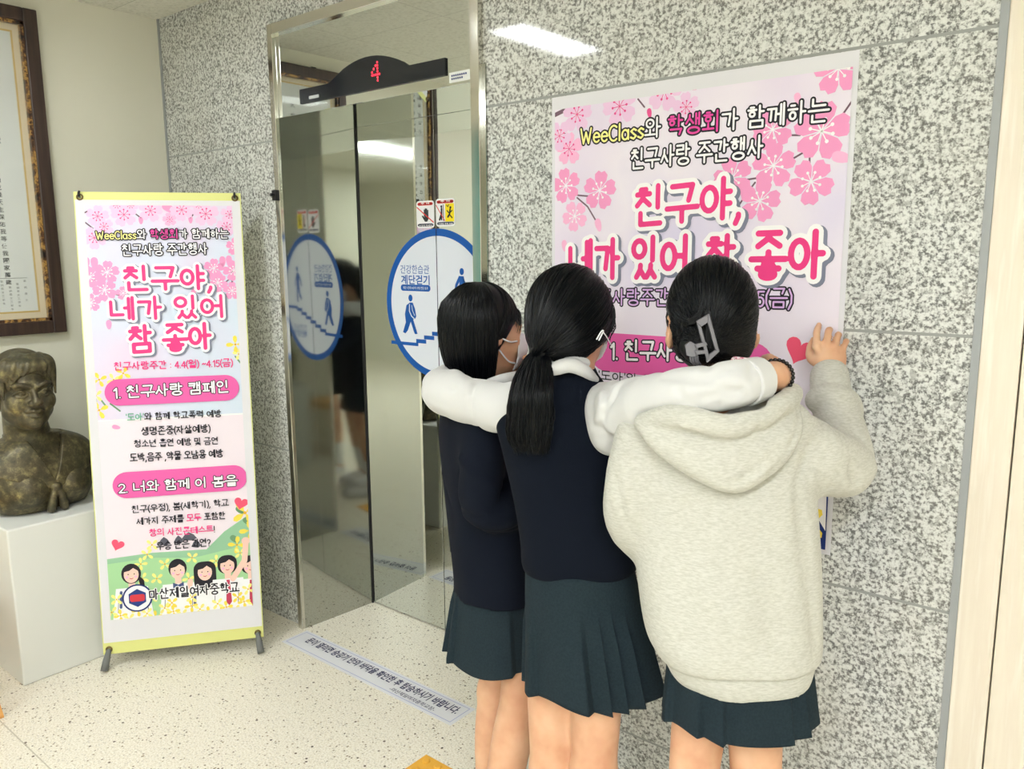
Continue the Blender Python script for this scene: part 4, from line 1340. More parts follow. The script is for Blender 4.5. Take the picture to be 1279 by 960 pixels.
# ------------------------------------------------------------------ notice strip on the floor
fn = empty('floor_notice', (-2.245, 1.87, 0)); tag(fn, 'long white Korean safety notice stuck on the floor before the lift', 'notice')
n0, n1, nz0, nz1 = -2.733, -1.765, 1.808, 1.936
cv = Canvas((n0, nz0, .0004), (1, 0, 0), (0, 1, 0), (0, 0, 1)); nw, nh = n1 - n0, nz1 - nz0
MB().box((n0, nz0, 0), (n1, nz1, .0006)).build('backing', mat('white floor vinyl', (228, 228, 232), .35), fn)
FB = ink('notice line', (168, 172, 210))
for a, b, c, d in ((.014, .012, nw - .014, .0145), (.014, nh - .0145, nw - .014, nh - .012), (.014, .012, .0165, nh - .012), (nw - .0165, .012, nw - .014, nh - .012)):
    cv.rect(a, b, c, d, FB, .0006)
FT = ink('notice navy', (34, 36, 84))
type_text(cv, '문이 열리면 승강기 안의 바닥을 확인한 후 탑승하시기 바랍니다.', .075, nw - .035, .056, .046, FT, .0007, .022)
type_text(cv, '-마산제일여자중학교장-', .63, .86, .022, .022, FT, .0007, .004)
cv.build('lettering', fn)

# ------------------------------------------------------------------ raised yellow guide tiles
YT = mat('yellow guide tile', (236, 176, 62), .5)
def guide_tile(x0, y0, x1, y1, lab):
    r = empty('guide_tile', ((x0 + x1) / 2, (y0 + y1) / 2, 0)); tag(r, lab, 'floor tile', 'yellow guide tiles')
    MB().box((x0, y0, 0), (x1, y1, .004)).build('plate', YT, r, bevel=.001)
    for i in range(6):
        for j in range(6):
            cx, cy = x0 + (i + .5) * (x1 - x0) / 6, y0 + (j + .5) * (y1 - y0) / 6
            MB().tube([(cx, cy, .003), (cx, cy, .007), (cx, cy, .009)], [.0135, .0125, .009], 12).build('stud', YT, r)
guide_tile(-1.712, 1.34, -1.412, 1.64, 'yellow studded guide tile on the floor in front of the lift notice')

# ------------------------------------------------------------------ wooden bench at the far left (only a foot shows)
OAK = mat('orange beech wood', (226, 164, 92), .4); t_ = NT(OAK); v_ = t_.coord((20, 2, 20)); t_.color(t_.ramp(t_.noise(v_, 3, 3), [(.3, (214, 150, 78)), (.7, (236, 180, 108))]))
bench = empty('bench', (-3.28, .62, 0)); tag(bench, 'low orange wooden bench at the left edge in front of the white pedestal', 'bench')
MB().box((-3.50, .40, .38), (-3.10, .86, .42)).build('seat', OAK, bench, bevel=.008)
for sx, sy in ((-1, -1), (1, -1), (-1, 1), (1, 1)):
    f0 = np.array([-3.30 + sx * .265, .63 + sy * .225, 0]); f1 = np.array([-3.30 + sx * .16, .63 + sy * .18, .38])
    ax = (np.array([1., 0, 0]), np.array([0, 1., 0]))
    v = []
    for p, hs in ((f0, .016), (f1, .026)):
        v += [p + ax[0] * a * hs + ax[1] * b * hs for a, b in ((-1, -1), (1, -1), (1, 1), (-1, 1))]
    MB().add(v, [(0, 3, 2, 1), (4, 5, 6, 7), (0, 1, 5, 4), (1, 2, 6, 5), (2, 3, 7, 6), (3, 0, 4, 7)]).build('leg', OAK, bench, bevel=.003)

# ------------------------------------------------------------------ framed calligraphy on the left wall
pa = empty('framed_calligraphy', (WX, 1.17, 1.275)); tag(pa, 'dark wooden framed calligraphy scroll under glass on the cream wall', 'picture')
y0, y1, z0, z1 = .915, 1.430, 1.275, 2.552
DW = mat('dark walnut', (58, 44, 40), .35); t_ = NT(DW); v_ = t_.coord((20, 20, 1.5)); t_.color(t_.ramp(t_.noise(v_, 3, 4), [(.3, (46, 35, 34)), (.7, (72, 54, 48))]))
fw_, ft = .052, .036
mb = MB()
for a, b, c, d in ((y0, z0, y0 + fw_, z1), (y1 - fw_, z0, y1, z1), (y0 + fw_, z0, y1 - fw_, z0 + fw_), (y0 + fw_, z1 - fw_, y1 - fw_, z1)):
    mb.box((WX, a, b), (WX + ft, c, d))
mb.build('frame', DW, pa, bevel=.004)
LB = mat('lacquered bamboo', (130, 92, 60), .3); t_ = NT(LB); v_ = t_.coord((1, 1, 1)); t_.color(t_.ramp(t_.noise(v_, 26, 3, .7), [(.36, (30, 24, 26)), (.48, (92, 62, 44)), (.58, (190, 150, 84)), (.7, (70, 40, 34))]))
mb = MB(); g = .012
for a, b, c, d in ((y0 + fw_, z0 + fw_, y0 + fw_ + g, z1 - fw_), (y1 - fw_ - g, z0 + fw_, y1 - fw_, z1 - fw_), (y0 + fw_, z0 + fw_, y1 - fw_, z0 + fw_ + g), (y0 + fw_, z1 - fw_ - g, y1 - fw_, z1 - fw_)):
    mb.box((WX, a, b), (WX + .028, c, d))
mb.build('inner_moulding', LB, pa)
MB().box((WX, y0 + .04, z0 + .04), (WX + .008, y1 - .04, z1 - .04)).build('mount', mat('cream silk mount', (228, 216, 190), .7), pa)
cv = Canvas((WX + .008, y1, z0), (0, -1, 0), (0, 0, 1), (1, 0, 0)); pw, ph = y1 - y0, z1 - z0   # seen from the room: left to right is -y ... +y
cv = Canvas((WX + .008, y0, z0), (0, 1, 0), (0, 0, 1), (1, 0, 0))
e1 = fw_ + g + .024
cv.rect(e1, e1, pw - e1, ph - e1, ink('gold edge', (214, 186, 120)), .0004); cv.rect(e1 + .007, e1 + .007, pw - e1 - .007, ph - e1 - .007, ink('scroll paper', (226, 230, 228)), .0008)
cv.build('scroll', pa)
SUM = ink('sumi', (34, 36, 38)); SOFT = ink('faded sumi', (116, 120, 120))


def pq(px, py):
    p = onX(px, py, WX + .008); return (p[1] - y0, p[2] - z0)


cols = [('大韓天國愛國歌', pq(14, 300)[0] - .012, 2.34 - z0, .052, .0245, SUM), ('東海水白頭山乾燥天主保佑我等使我國家萬歲', pq(7, 320)[0] - .0, 2.02 - z0, .0285, .021, SUM),
        ('無窮花三千里華麗江山大韓人路大韓保全世也', pq(7, 320)[0] - .048, 2.10 - z0, .0285, .021, SUM), ('南山松柏鐵甲如立風霜不變我氣像', pq(7, 320)[0] - .096, 2.10 - z0, .034, .021, SUM),
        ('秋天空闊高無雲明月我心一片丹心', pq(7, 320)[0] - .144, 2.10 - z0, .034, .021, SUM), ('此氣像此心忠誠愛國', pq(7, 320)[0] - .192, 2.10 - z0, .05, .024, SUM)]
for txt, u, v, dv, sz, m in cols:
    for ch in txt:
        type_text(cv, ch, u - sz / 2, u + sz / 2, v, sz * .95, m, .0012, .01); v -= dv
cv.rect(.10, .228, pw - .125, .2295, SOFT, .0012)
for k in range(9):
    u = pw - .135 - k * .028; v = .212 - (k % 3) * .012
    for ch in '歌詞原文三節後斂合唱'[:(7 if k else 4)]:
        type_text(cv, ch, u - .0045, u + .0045, v, .009, SOFT, .0012); v -= .0145 if k else .026
cv.build('calligraphy', pa, 'columns of black brush characters')
gl = mat('picture glass', (255, 255, 255), .0); gb = gl.node_tree.nodes['Principled BSDF']; gb.inputs['Transmission Weight'].default_value = 1.0; gb.inputs['IOR'].default_value = 1.45; gb.inputs['Alpha'].default_value = .35
MB().box((WX + .020, y0 + fw_, z0 + fw_), (WX + .0215, y1 - fw_, z1 - fw_)).build('glass', gl, pa)
mb = MB().box((WX, y0 + .17, z1), (WX + .006, y0 + .20, z1 + .012)); mb.build('hanger', mat('dark iron', (50, 50, 52), .5, .6), pa)

# ------------------------------------------------------------------ pedestal
ped = MB().box((-3.600, .994, 0), (-3.190, 1.395, .608)).build("pedestal", mat('white painted board', (226, 227, 222), .45), None, (-3.395, 1.19, 0), bevel=.006)
tag(ped, 'plain white box pedestal carrying the bronze bust', 'pedestal')

# ------------------------------------------------------------------ teal curtain further along the left wall (it shows in the lift frame)
cu = empty('curtain', (WX, -.45, .6)); tag(cu, 'teal curtain on the left wall, seen mirrored in the steel lift frame', 'curtain')
TC = mat('teal cloth', (40, 150, 150), .8); mb = MB(); n = 90
for j, z in enumerate((.35, 2.36)):
    for i in range(n + 1):
        y = -1.05 + i / n * .9; mb.v.append((WX + .05 + .018 * math.sin(i * .75) + .006 * math.sin(i * 1.9 + j), y, z))
for i in range(n):
    mb.f.append([i, i + 1, n + 2 + i, n + 1 + i]); mb.mi.append(0)
c_ = mb.build('drape', TC, cu, smooth=True); md = c_.modifiers.new('thickness', 'SOLIDIFY'); md.thickness = .003
MB().tube([(WX + .05, -1.1, 2.38), (WX + .05, -.1, 2.38)], .012, 10).build('rail', MET, cu, smooth=True)

# ------------------------------------------------------------------ bronze bust on the pedestal
BR = m_bronze()
HC = P(29, 484, 3.06)                                     # between the ears
look = np.array([.995, -.05, -.01])
look = look / np.linalg.norm(look)
bside = np.cross(look, UP); bside /= np.linalg.norm(bside)   # towards the bust's own right
bust = empty('bust', (-3.40, 1.17, .612)); tag(bust, 'bronze bust of a short haired student with a sailor collar on the white pedestal', 'sculpture')
v = Vol((-3.62, .90, .60), (-3.10, 1.45, 1.32), .0026)
chest = np.array([.96, .05, 0]); chest /= np.linalg.norm(chest); cs = np.array([-chest[1], chest[0], 0])   # cs: to +y (image right)
CB = np.array([-3.415, HC[1] + .045, 0])
rows = [(.618, .165, .105), (.66, .185, .118), (.72, .198, .125), (.78, .2, .122), (.83, .186, .108), (.87, .15, .09), (.90, .09, .07)]
v.loft([(CB[0] + chest[0] * (0 if z < .8 else -.01), CB[1] + chest[1] * 0, z, a, b) for z, a, b in rows], 0, e1=cs, e2=chest, p=2.4)
L_ = head_sdf(v, HC, look, s=1.25, k=.006)
for q_ in (-1, 1):
    v.ell(L_(q_ * .02, .093, -.004), (.009, .009, .012), None, .008, 's'); v.ell(L_(q_ * .034, .1, -.03), (.013, .012, .012), None, .012, 's')
for q_ in (-1, 1):                                        # cheeks, jaw corners, lids and full lips
    v.ell(L_(q_ * .04, .056, -.035), (.03, .03, .03), None, .025); v.ell(L_(q_ * .042, .022, -.068), (.024, .034, .03), None, .03)
    v.ell(L_(q_ * .031, .077, -.006), (.0165, .014, .0135), None, .003)
    v.tube([L_(q_ * .05, .074, -.009), L_(q_ * .042, .087, .0), L_(q_ * .031, .0925, .003), L_(q_ * .015, .087, -.008)], .004, .0015)
    v.tube([L_(q_ * .049, .074, -.010), L_(q_ * .04, .086, -.015), L_(q_ * .029, .0895, -.0165), L_(q_ * .016, .087, -.010)], .0032, .0015)
    v.tube([L_(q_ * .052, .076, .02), L_(q_ * .034, .093, .0235), L_(q_ * .012, .092, .015)], .0055, .012)
    v.ell(L_(q_ * .013, .1, -.036), (.0115, .011, .010), None, .005)
v.ell(L_(0, .108, -.033), (.013, .013, .012), None, .006)
v.tube([L_(-.026, .082, -.064), L_(-.009, .099, -.058), L_(0, .0985, -.0605), L_(.009, .099, -.058), L_(.026, .082, -.064)], [.003, .006, .0055, .006, .003], .005)
v.tube([L_(-.022, .083, -.071), L_(0, .0965, -.0755), L_(.022, .083, -.071)], [.003, .0075, .003], .005)
v.ridge([L_(-.027, .086, -.066), L_(0, .106, -.0665), L_(.027, .086, -.066)], .0035, -.006)
for q_ in (-1, 1):
    v.ridge([L_(q_ * .048, .083, -.004), L_(q_ * .031, .096, -.002), L_(q_ * .017, .092, -.004)], .004, -.004)
    v.ridge([L_(q_ * .05, .08, .018), L_(q_ * .033, .095, .021), L_(q_ * .014, .094, .013)], .005, .004)
    v.ridge([L_(q_ * .017, .098, -.03), L_(q_ * .024, .09, -.046), L_(q_ * .03, .083, -.06)], .004, -.003)
v.cap(HC + np.array([-.03, 0, -.08]), np.array([CB[0] - .01, CB[1] - .01, .86]), .058, .080, .04)
BODY_TOP = v
for s_ in (-1, 1):
    v.ell(CB + cs * s_ * .08 + chest * .085 + UP * .71, (.07, .06, .06), None, .05)
bb = v.build('figure', BR, bust, smooth=2)
# hair cap with a fringe
v = Vol(HC - .19, HC + .19, .0035)
rt = np.cross(look, UP); A = np.array([rt, look, UP]); s = 1.25


def HL(x, y, z):
    return HC + s * (x * rt + y * look + z * UP)


v.ell(HL(0, -.012, .032), (.084 * s, .104 * s, .088 * s), A)
v.ell(HL(0, -.045, -.01), (.08 * s, .065 * s, .085 * s), A, .02)
v.ell(HL(0, .125, -.045), (.082 * s, .10 * s, .108 * s), A, .006, 's')
v.ell(HL(0, .03, -.13), (.12 * s, .12 * s, .075 * s), A, .01, 's')
for x0, x1, z1 in ((.062, .072, .0), (.052, .062, .03), (.04, .05, .04), (.022, .034, .046), (.006, .02, .05), (-.008, .004, .056), (-.02, -.026, .058), (-.034, -.042, .05), (-.05, -.056, .04), (-.062, -.068, .014), (-.066, -.072, -.02), (.064, .070, -.022)):
    yy = lambda x, z: .098 * math.sqrt(max(.05, 1 - (x / .088) ** 2)) - .01
    v.tube([HL(x0 * .5 - .012, yy(x0, 0) - .03, .098), HL(x0, yy(x0, 0) - .002, .076), HL(x1, yy(x1, 0) + .004, z1)], [.010 * s, .012 * s, .003 * s], .006)
for k in range(22):
    a = rng.uniform(-2.6, 2.6); e0 = rng.uniform(.2, 1.1)
    pts = [HL(.086 * math.sin(a) * math.cos(e), -.012 + .107 * math.cos(a) * math.cos(e), .04 + .089 * math.sin(e)) for e in np.linspace(1.2, -.1, 6)]
    v.ridge(pts, .006, .003 if k % 2 else -.0035)
v.build('hair', BR, bust, smooth=1)
# sailor collar: a broad flat shawl with a knotted tie
v = Vol((-3.62, .90, .60), (-3.10, 1.46, 1.0), .004)
v.loft([(CB[0], CB[1], z, a + .016, b + .018) for z, a, b in rows], 0, e1=cs, e2=chest, p=2.4)
v2 = Vol((-3.62, .90, .60), (-3.10, 1.46, 1.0), .004)
v2.loft([(CB[0] - .002, CB[1], z, a - .002, b - .002) for z, a, b in rows], 0, e1=cs, e2=chest, p=2.4)
v.v = np.maximum(v.v, -v2.v)
X, Y, Z = [ax for ax in v.sub(v.lo, v.lo + np.array(v.v.shape) * v.h)[1:]]
side = (X - CB[0]) * cs[0] + (Y - CB[1]) * cs[1]; frn = (X - CB[0]) * chest[0] + (Y - CB[1]) * chest[1]
KZ = .70
front = np.maximum(np.abs(side) * .0 + (KZ + np.abs(side + .0) * .42) - Z, Z - (KZ + .035 + np.maximum(np.abs(side), 0) * 2.6))
back_ = (.755 - Z)
region = np.where(frn > -.02, front, back_) * .8
v.v = np.maximum(v.v, region.astype(np.float32))
v.build('collar', BR, bust, smooth=1)
kt = CB + chest * .137 + UP * (KZ + .012)
v = Vol(kt - .14, kt + .09, .003)
v.ell(kt, (.02, .022, .017))
for s_ in (-1, 1):
    v.tube([kt, kt + cs * s_ * .016 + chest * .004 - UP * .04, kt + cs * s_ * .024 - UP * .085 + chest * -.002], [.011, .014, .017], .006)
v.ridge([kt - UP * .02 + chest * .02, kt - UP * .09 + chest * .015], .006, -.006)
v.build('tie', BR, bust, smooth=1)

# ------------------------------------------------------------------ people
SKIN = m_skin(); HAIR = m_hair()
NAVYC = m_cloth('navy knit', (6, 13, 26), .95, 700, .3, .0)
BLAZER = m_cloth('navy wool', (6, 13, 27), .9, 900, .2, .0)
SKIRT = m_cloth('grey green wool', (33, 46, 53), .9, 800, .2, .0, rgb2=(27, 38, 45))
HOOD = m_cloth('oatmeal fleece', (200, 199, 191), .95, 620, .35, .12, rgb2=(182, 181, 171), stretch=(.5, .5, 2.2))
SHIRTC = m_cloth('white cotton', (206, 206, 206), .8, 900, .12, .1)
MASKC = m_cloth('white mask fabric', (238, 238, 244), .8, 900, .1, .05)
SOCK = m_cloth('white sock', (232, 232, 230), .9, 600, .3); SHOE = mat('white slipper', (226, 226, 226), .5)
SHAD = mat('grey plastic', (106, 104, 110), .28, spec=.5)


def sec(y, xl, xr, d, ratio):
    """a loft row from the outline seen in the photograph: left and right edge at row y, at depth d"""
    c = P((xl + xr) / 2, y, d); a = (xr - xl) / 2 * d / F_PX
    return (c[0], c[1], c[2], a, a * ratio)


def legs(v, hips, feet, r0=.072):
    """two legs: hip, knee, ankle, toe for each"""
    for (hip, knee, ank, toe) in feet:
        v.tube([hip, hip * .55 + knee * .45, knee], [r0, r0 * .92, .047], .03, n=4)
        calf = knee * .68 + ank * .32
        v.tube([knee, calf, knee * .25 + ank * .75, ank], [.047, .05, .036, .031], .02, n=4)
        v.cap(ank, ank + np.array([0, 0, -.03]), .032, .03, .02)
        v.cap(ank + np.array([0, 0, -.045]), toe, .03, .026, .02)


def shoe_pair(parent, feet):
    for (_, knee, ank, toe) in feet:
        v = Vol(np.minimum(ank, toe) - .1, np.maximum(ank, toe) + .25, .005)
        d = ank - knee; d = d / np.linalg.norm(d)
        v.tube([ank - d * .16, ank - d * .05, ank], [.043, .037, .037], 0)
        v.build('sock', SOCK, parent)
        v = Vol(np.minimum(ank, toe) - .1, np.maximum(ank, toe) + .1, .005)
        a = ank.copy(); a[2] = .034; b = toe.copy(); b[2] = .03
        f = (b - a) / np.linalg.norm(b - a)
        v.cap(a - f * .03, b, .036, .036, 0); v.put(lambda X, Y, Z: Z - .002 + 0 * X + 0 * Y, v.lo, v.lo + np.array([1, 1, .08]), 0, 's')
        v.build('shoe', SHOE, parent)


def skirt(name, parent, top, bot, m, npl=16, amp=.010, seed=0, yoke=.0, edges=None):
    """pleated skirt between two outline rows (sec tuples); knife pleats deepen to the hem"""
    g = np.random.default_rng(seed); NT_, NZ_ = 420, 26
    th = np.linspace(0, 2 * math.pi, NT_, endpoint=False)
    edges = np.sort((np.arange(npl) + g.uniform(-.22, .22, npl)) / npl * 2 * math.pi) if edges is None else np.array(edges)
    npl = len(edges)
    ph = np.array([(lambda i: ((t - edges[i - 1]) % (2 * math.pi)) / ((edges[i % npl] - edges[i - 1]) % (2 * math.pi)))(np.searchsorted(edges, t) % npl) for t in th])
    saw = np.where(ph < .93, (ph / .93) ** 1.4, (1 - ph) / .07) - .4
    V = []
    for j in range(NZ_ + 1):
        s = j / NZ_; e = s ** .9
        c = [top[k] * (1 - e) + bot[k] * e for k in range(5)]
        ck = c[0] * 1.0
        hem = .006 * np.sin(th * 3 + seed) * s
        fold = saw * amp * min(1, max(0, (s - yoke) / .25)) * (.5 + .5 * s) + .004 * s * np.sin(th * 5 + seed * 2)
        for t, fo, hm in zip(th, fold, hem):
            a, b = c[3] + fo, c[4] + fo
            p = np.array([c[0], c[1], c[2] + hm]) + RH * math.cos(t) * a + FH * math.sin(t) * b
            V.append(p)
    F = []
    for j in range(NZ_):
        for i in range(NT_):
            i2 = (i + 1) % NT_; F.append((j * NT_ + i2, j * NT_ + i, (j + 1) * NT_ + i, (j + 1) * NT_ + i2))
    o = obj(name, V, F, m, parent, None, True)
    md = o.modifiers.new('thickness', 'SOLIDIFY'); md.thickness = .002
    return o


def hand(v, wrist, palm_c, axes, curl, s=1.0, thumb=1, spread=1.0):
    """a hand grown on: axes = (along fingers, across to the little finger, back of the hand normal); curl per finger"""
    f, a, n = [np.asarray(q, float) / np.linalg.norm(q) for q in axes]
    v.cap(wrist, palm_c, .026 * s, .026 * s, .02)
    v.ell(palm_c, (.046 * s, .038 * s, .016 * s), np.array([f, a, n]), .015)
    base = palm_c + f * .04 * s
    for k, (off, L) in enumerate(((-.027, .068), (-.009, .076), (.009, .071), (.026, .056))):
        b = base + a * off * s - f * abs(off) * .18
        c1, c2 = curl[k]
        d1 = f * math.cos(c1) - n * math.sin(c1) + a * off * 3 * (spread - 1); d2 = f * math.cos(c1 + c2) - n * math.sin(c1 + c2); d3 = f * math.cos(c1 + c2 * 1.6) - n * math.sin(c1 + c2 * 1.6)
        p1 = b + d1 * L * .48 * s; p2 = p1 + d2 * L * .3 * s; p3 = p2 + d3 * L * .24 * s
        v.cap(b - f * .012, b, .0092 * s, .0098 * s, .008)
        v.tube([b, p1, p2, p3], np.array([.0096, .0086, .0078, .0066]) * s, .0035, n=3)
        v.ell(b + n * .004, (.009 * s,) * 3, None, .006)
    if thumb:
        t0 = palm_c - a * .026 * s * thumb - f * .02 * s - n * .006
        t1 = t0 - a * .024 * s * thumb + f * .022 * s - n * .012 * s; t2 = t1 + f * .03 * s - a * .006 * s * thumb - n * .006 * s
        v.tube([palm_c - f * .03 * s - a * .012 * thumb * s, t0, t1, t2], np.array([.014, .014, .0105, .008]) * s, .008, n=3)


def sphere_dir(az, el):
    return np.array([math.sin(az) * math.cos(el), math.cos(az) * math.cos(el), math.sin(el)])


def hug(paths, shell, hc, off=(.0003, .0028), upto=99):
    """lay strands on the outside of a hair shell"""
    from mathutils.bvhtree import BVHTree
    b = BASE[shell.name]; me = shell.data
    bt_ = BVHTree.FromPolygons([tuple(np.array(vx.co[:]) + b) for vx in me.vertices], [list(p.vertices) for p in me.polygons])
    for pth in paths:
        o_ = rng.uniform(*off)
        for i in range(min(upto, len(pth))):
            d = pth[i] - hc; L = np.linalg.norm(d); d = d / max(L, 1e-6)
            hit = bt_.ray_cast(Vector(hc + d * .4), Vector(-d), .4)
            if hit[0] is not None:
                r_ = np.linalg.norm(np.array(hit[0][:]) - hc)
                if L - .014 < r_ < L + .035:
                    pth[i] = hc + d * (r_ + o_ * (1 if i else -.5))
    return paths


def slerp(a, b, t):
    w = math.acos(max(-1, min(1, float(np.dot(a, b))))); w = max(w, 1e-4)
    return (math.sin((1 - t) * w) * a + math.sin(t * w) * b) / math.sin(w)


# ============================================================ the girl on the left: bob, navy blazer
D = 2.05
Lf = RH * .86 + FH * .51; Lf /= np.linalg.norm(Lf)                     # where she faces
Lr = np.cross(Lf, UP)
base = P(640, 1010, D); base[2] = 0
feet = [(P(640, 740, D + .05), P(620, 862, D + .06), P(609, 985, D + .03), None), (P(652, 745, D - .05), P(652, 858, D - .06), P(606, 1012, D - .1), None)]
def plant(fs, fwd):
    out = []
    for h, k, a, _ in fs:
        a = a.copy(); a[2] = .085; t = a + fwd * .15; t[2] = .028; out.append((h, k, a, t))
    return out
feet = plant(feet, Lf)
v = Vol(P(600, 600, D) * [1, 1, 0] - np.array([.42, .42, -.0]), P(600, 600, D) * [1, 1, 0] + np.array([.42, .45, 1.56]), .005)
legs(v, None, feet, .056)
v.loft([sec(740, 600, 668, D, 1.0), sec(690, 580, 668, D, 1.2), sec(620, 574, 660, D, 1.1), sec(540, 572, 658, D, 1.35), sec(500, 592, 655, D, 1.3), sec(480, 612, 652, D, 1.0)], .03)
hcL = P(607, 412, D)
hl = head_sdf(v, hcL, Lf - UP * .05, s=.96, k=.010)
v.tube([P(606, 520, D - .14), P(600, 640, D - .15), P(650, 622, D - .1), P(700, 560, D + .02)], [.032, .027, .025, .022], .02)
hand(v, P(700, 560, D + .02), P(715, 540, D + .08), (FH + UP * .3, RH, -RH * .2 + UP), [(.2, .3)] * 4)
lgirl = v.build('person', SKIN, None, base)
tag(lgirl, 'person with a black bob, white face mask and navy blazer, nearest the lift', 'person', 'girls at the poster')
shoe_pair(lgirl, feet)
# blazer
v = Vol(P(600, 600, D) - np.array([.38, .38, .50]), P(600, 600, D) + np.array([.38, .4, .42]), .005)
v.loft([sec(735, 566, 680, D, 1.2), sec(715, 566, 678, D, 1.2), sec(670, 562, 674, D, 1.15), sec(620, 556, 668, D, 1.15), sec(570, 550, 664, D, 1.3), sec(530, 548, 662, D, 1.45), sec(505, 556, 664, D, 1.5), sec(485, 590, 660, D, 1.4), sec(474, 612, 655, D, 1.05)], 0)
v.tube([P(606, 512, D - .13), P(603, 580, D - .16), P(603, 632, D - .165), P(634, 638, D - .14), P(668, 610, D - .06)], [.058, .054, .052, .05, .044], .03)
v.creases([P(606, 512, D - .13), P(603, 580, D - .16), P(603, 632, D - .165), P(634, 638, D - .14), P(668, 610, D - .06)], [.058, .054, .052, .05, .044], 10, .010, .008, 3)
v.tube([P(590, 520, D + .16), P(640, 560, D + .26), P(690, 545, D + .3)], [.06, .05, .042], .02)
v.ridge([P(566, 560, D - .2), P(572, 640, D - .2), P(585, 662, D - .19)], .012, -.009)
for a, b, c in (((585, 648), (603, 655), (625, 640)), ((590, 655), (612, 652), (632, 628)), ((588, 636), (604, 642), (618, 628)), ((575, 545), (590, 560), (606, 570))):
    v.ridge([P(*a, D - .235), P(*b, D - .235), P(*c, D - .22)], .010, -.008)
v.ridge([P(572, 655, D - .17), P(620, 670, D - .17), P(660, 650, D - .15)], .016, -.008)
v.ridge([P(556, 600, D - .05), P(566, 660, D - .1), P(568, 735, D - .12)], .004, -.004)
v.waves(.004, 26, 3)
v.build('blazer', BLAZER, lgirl, smooth=2)
v = Vol(P(635, 470, D) - .14, P(635, 470, D) + .14, .004)
v.tube([P(612, 478, D - .06), P(630, 474, D - .085), P(652, 470, D - .05), P(660, 466, D + .02)], [.012, .016, .016, .012], 0)
v.build('shirt_collar', SHIRTC, lgirl)
st, sb = sec(722, 569, 680, D, 1.1), sec(812, 558, 694, D, 1.0)
skirt('skirt', lgirl, st, sb, SKIRT, amp=.016, seed=5, edges=[.5, 1.4, 2.2, 2.95, 3.25, 3.62, 5.0, 5.6])
# hair
v = Vol(P(600, 410, D) - .22, P(600, 410, D) + .22, .004)
Ah = np.array([Lr, Lf, UP])
hc = P(597, 404, D)
v.ell(P(598, 402, D), (.096, .101, .102), Ah)
v.loft([sec(462, 588, 618, D - .005, 1.2), sec(452, 575, 620, D - .005, 1.15), sec(436, 562, 621, D - .005, 1.1), sec(418, 554, 622, D, 1.04), sec(396, 551, 624, D, 1.02), sec(380, 554, 625, D, 1.0)], .02)
v.ell(hl(0, .105, -.05), (.13, .10, .098), Ah, .006, 's')
v.ell(hl(0, .085, -.14), (.13, .085, .09), Ah, .006, 's')
shell = v.build('hair', HAIR, lgirl, smooth=3)
paths = []
for i in range(1500):
    az = rng.uniform(-math.pi * .50, math.pi * .50) + math.pi        # around the back, azimuth from the face
    part = rng.normal(0, .12)
    pts = []
    zbot = rng.uniform(-.140, -.126) - .014 * math.cos(az - 1.5)
    rj = rng.uniform(-.0015, .0035)
    for t in np.linspace(0, 1, 16):
        if t < .5:
            el = 1.45 * (1 - t / .5)
            d = sphere_dir(az + part * (1 - t * 2), el); k = 1.0
            p = P(598, 402, D) + Lr * d[0] * (.097 + rj) + Lf * d[1] * (.102 + rj) + UP * d[2] * (.103 + rj)
        else:
            s = (t - .5) * 2
            z = s * (zbot + .0) ; k = 1.0 + .02 * math.sin(3 * s) - .26 * s ** 2.2
            p = P(598, 402, D) + Lr * math.sin(az) * (.097 + rj) * k + Lf * math.cos(az) * (.102 + rj) * k + UP * z
        pts.append(p)
    paths.append(np.array(pts))
for i in range(600):                                                   # the fringe
    az = rng.uniform(-1.55, 1.55); el1 = (rng.uniform(-.22, .06) if rng.random() < .8 else rng.uniform(-.5, -.2)) if abs(az) < .75 else rng.uniform(-.12, .3) - .9 * max(0, abs(az) - 1.2)
    lift = rng.uniform(-.002, .003); pts = []
    for t in np.linspace(0, 1, 16):
        d = sphere_dir(az * (.55 + .45 * t), 1.4 + (el1 - 1.4) * t)
        p = P(598, 402, D) + Lr * d[0] * (.098 + lift) + Lf * d[1] * (.108 + lift * 1.5) + UP * d[2] * (.104 + lift)
        pts.append(p)
    paths.append(np.array(pts))
hug(paths[:1500], shell, hc, upto=9); hug(paths[1500:], shell, hc)
o = strands('hair_strands', paths, np.array([.0012] * 12 + [.001, .0009, .0007, .0003]), HAIR, shell)
# mask
v = Vol(hl(0, .08, -.05) - .12, hl(0, .08, -.05) + .12, .003)
v.ell(hl(0, .036, -.052), (.066, .075, .068), Ah); v.ell(hl(0, .085, -.045), (.026, .038, .04), Ah, .03)
v.ell(hl(0, .03, -.05), (.063, .071, .065), Ah, 0, 's')
v.put(lambda X, Y, Z: (X - hl(0, .052, 0)[0]) * Lf[0] + (Y - hl(0, .052, 0)[1]) * Lf[1] + 0 * Z, v.lo, v.lo + .3, 0, 's') if False else None
Xg, Yg, Zg = v.sub(v.lo, v.lo + np.array(v.v.shape) * v.h)[1:]
o_ = hl(0, .05, 0)
v.v = np.maximum(v.v, (.012 - ((Xg - o_[0]) * Lf[0] + (Yg - o_[1]) * Lf[1]) + 0 * Zg).astype(np.float32))
v.v = np.maximum(v.v, ((Zg - hl(0, 0, -.012)[2]) + 0 * Xg + 0 * Yg).astype(np.float32))
mk = v.build('face_mask', MASKC, lgirl, smooth=2)
for a, b, c in ((hl(.062, .06, -.025), hl(.074, .03, -.025), hl(.078, -.002, -.012)), (hl(.054, .062, -.085), hl(.07, .03, -.075), hl(.077, -.002, -.045))):
    MB().tube(crom([a, b, c], 6), .0022, 6).build('ear_loop', MASKC, mk, smooth=True)

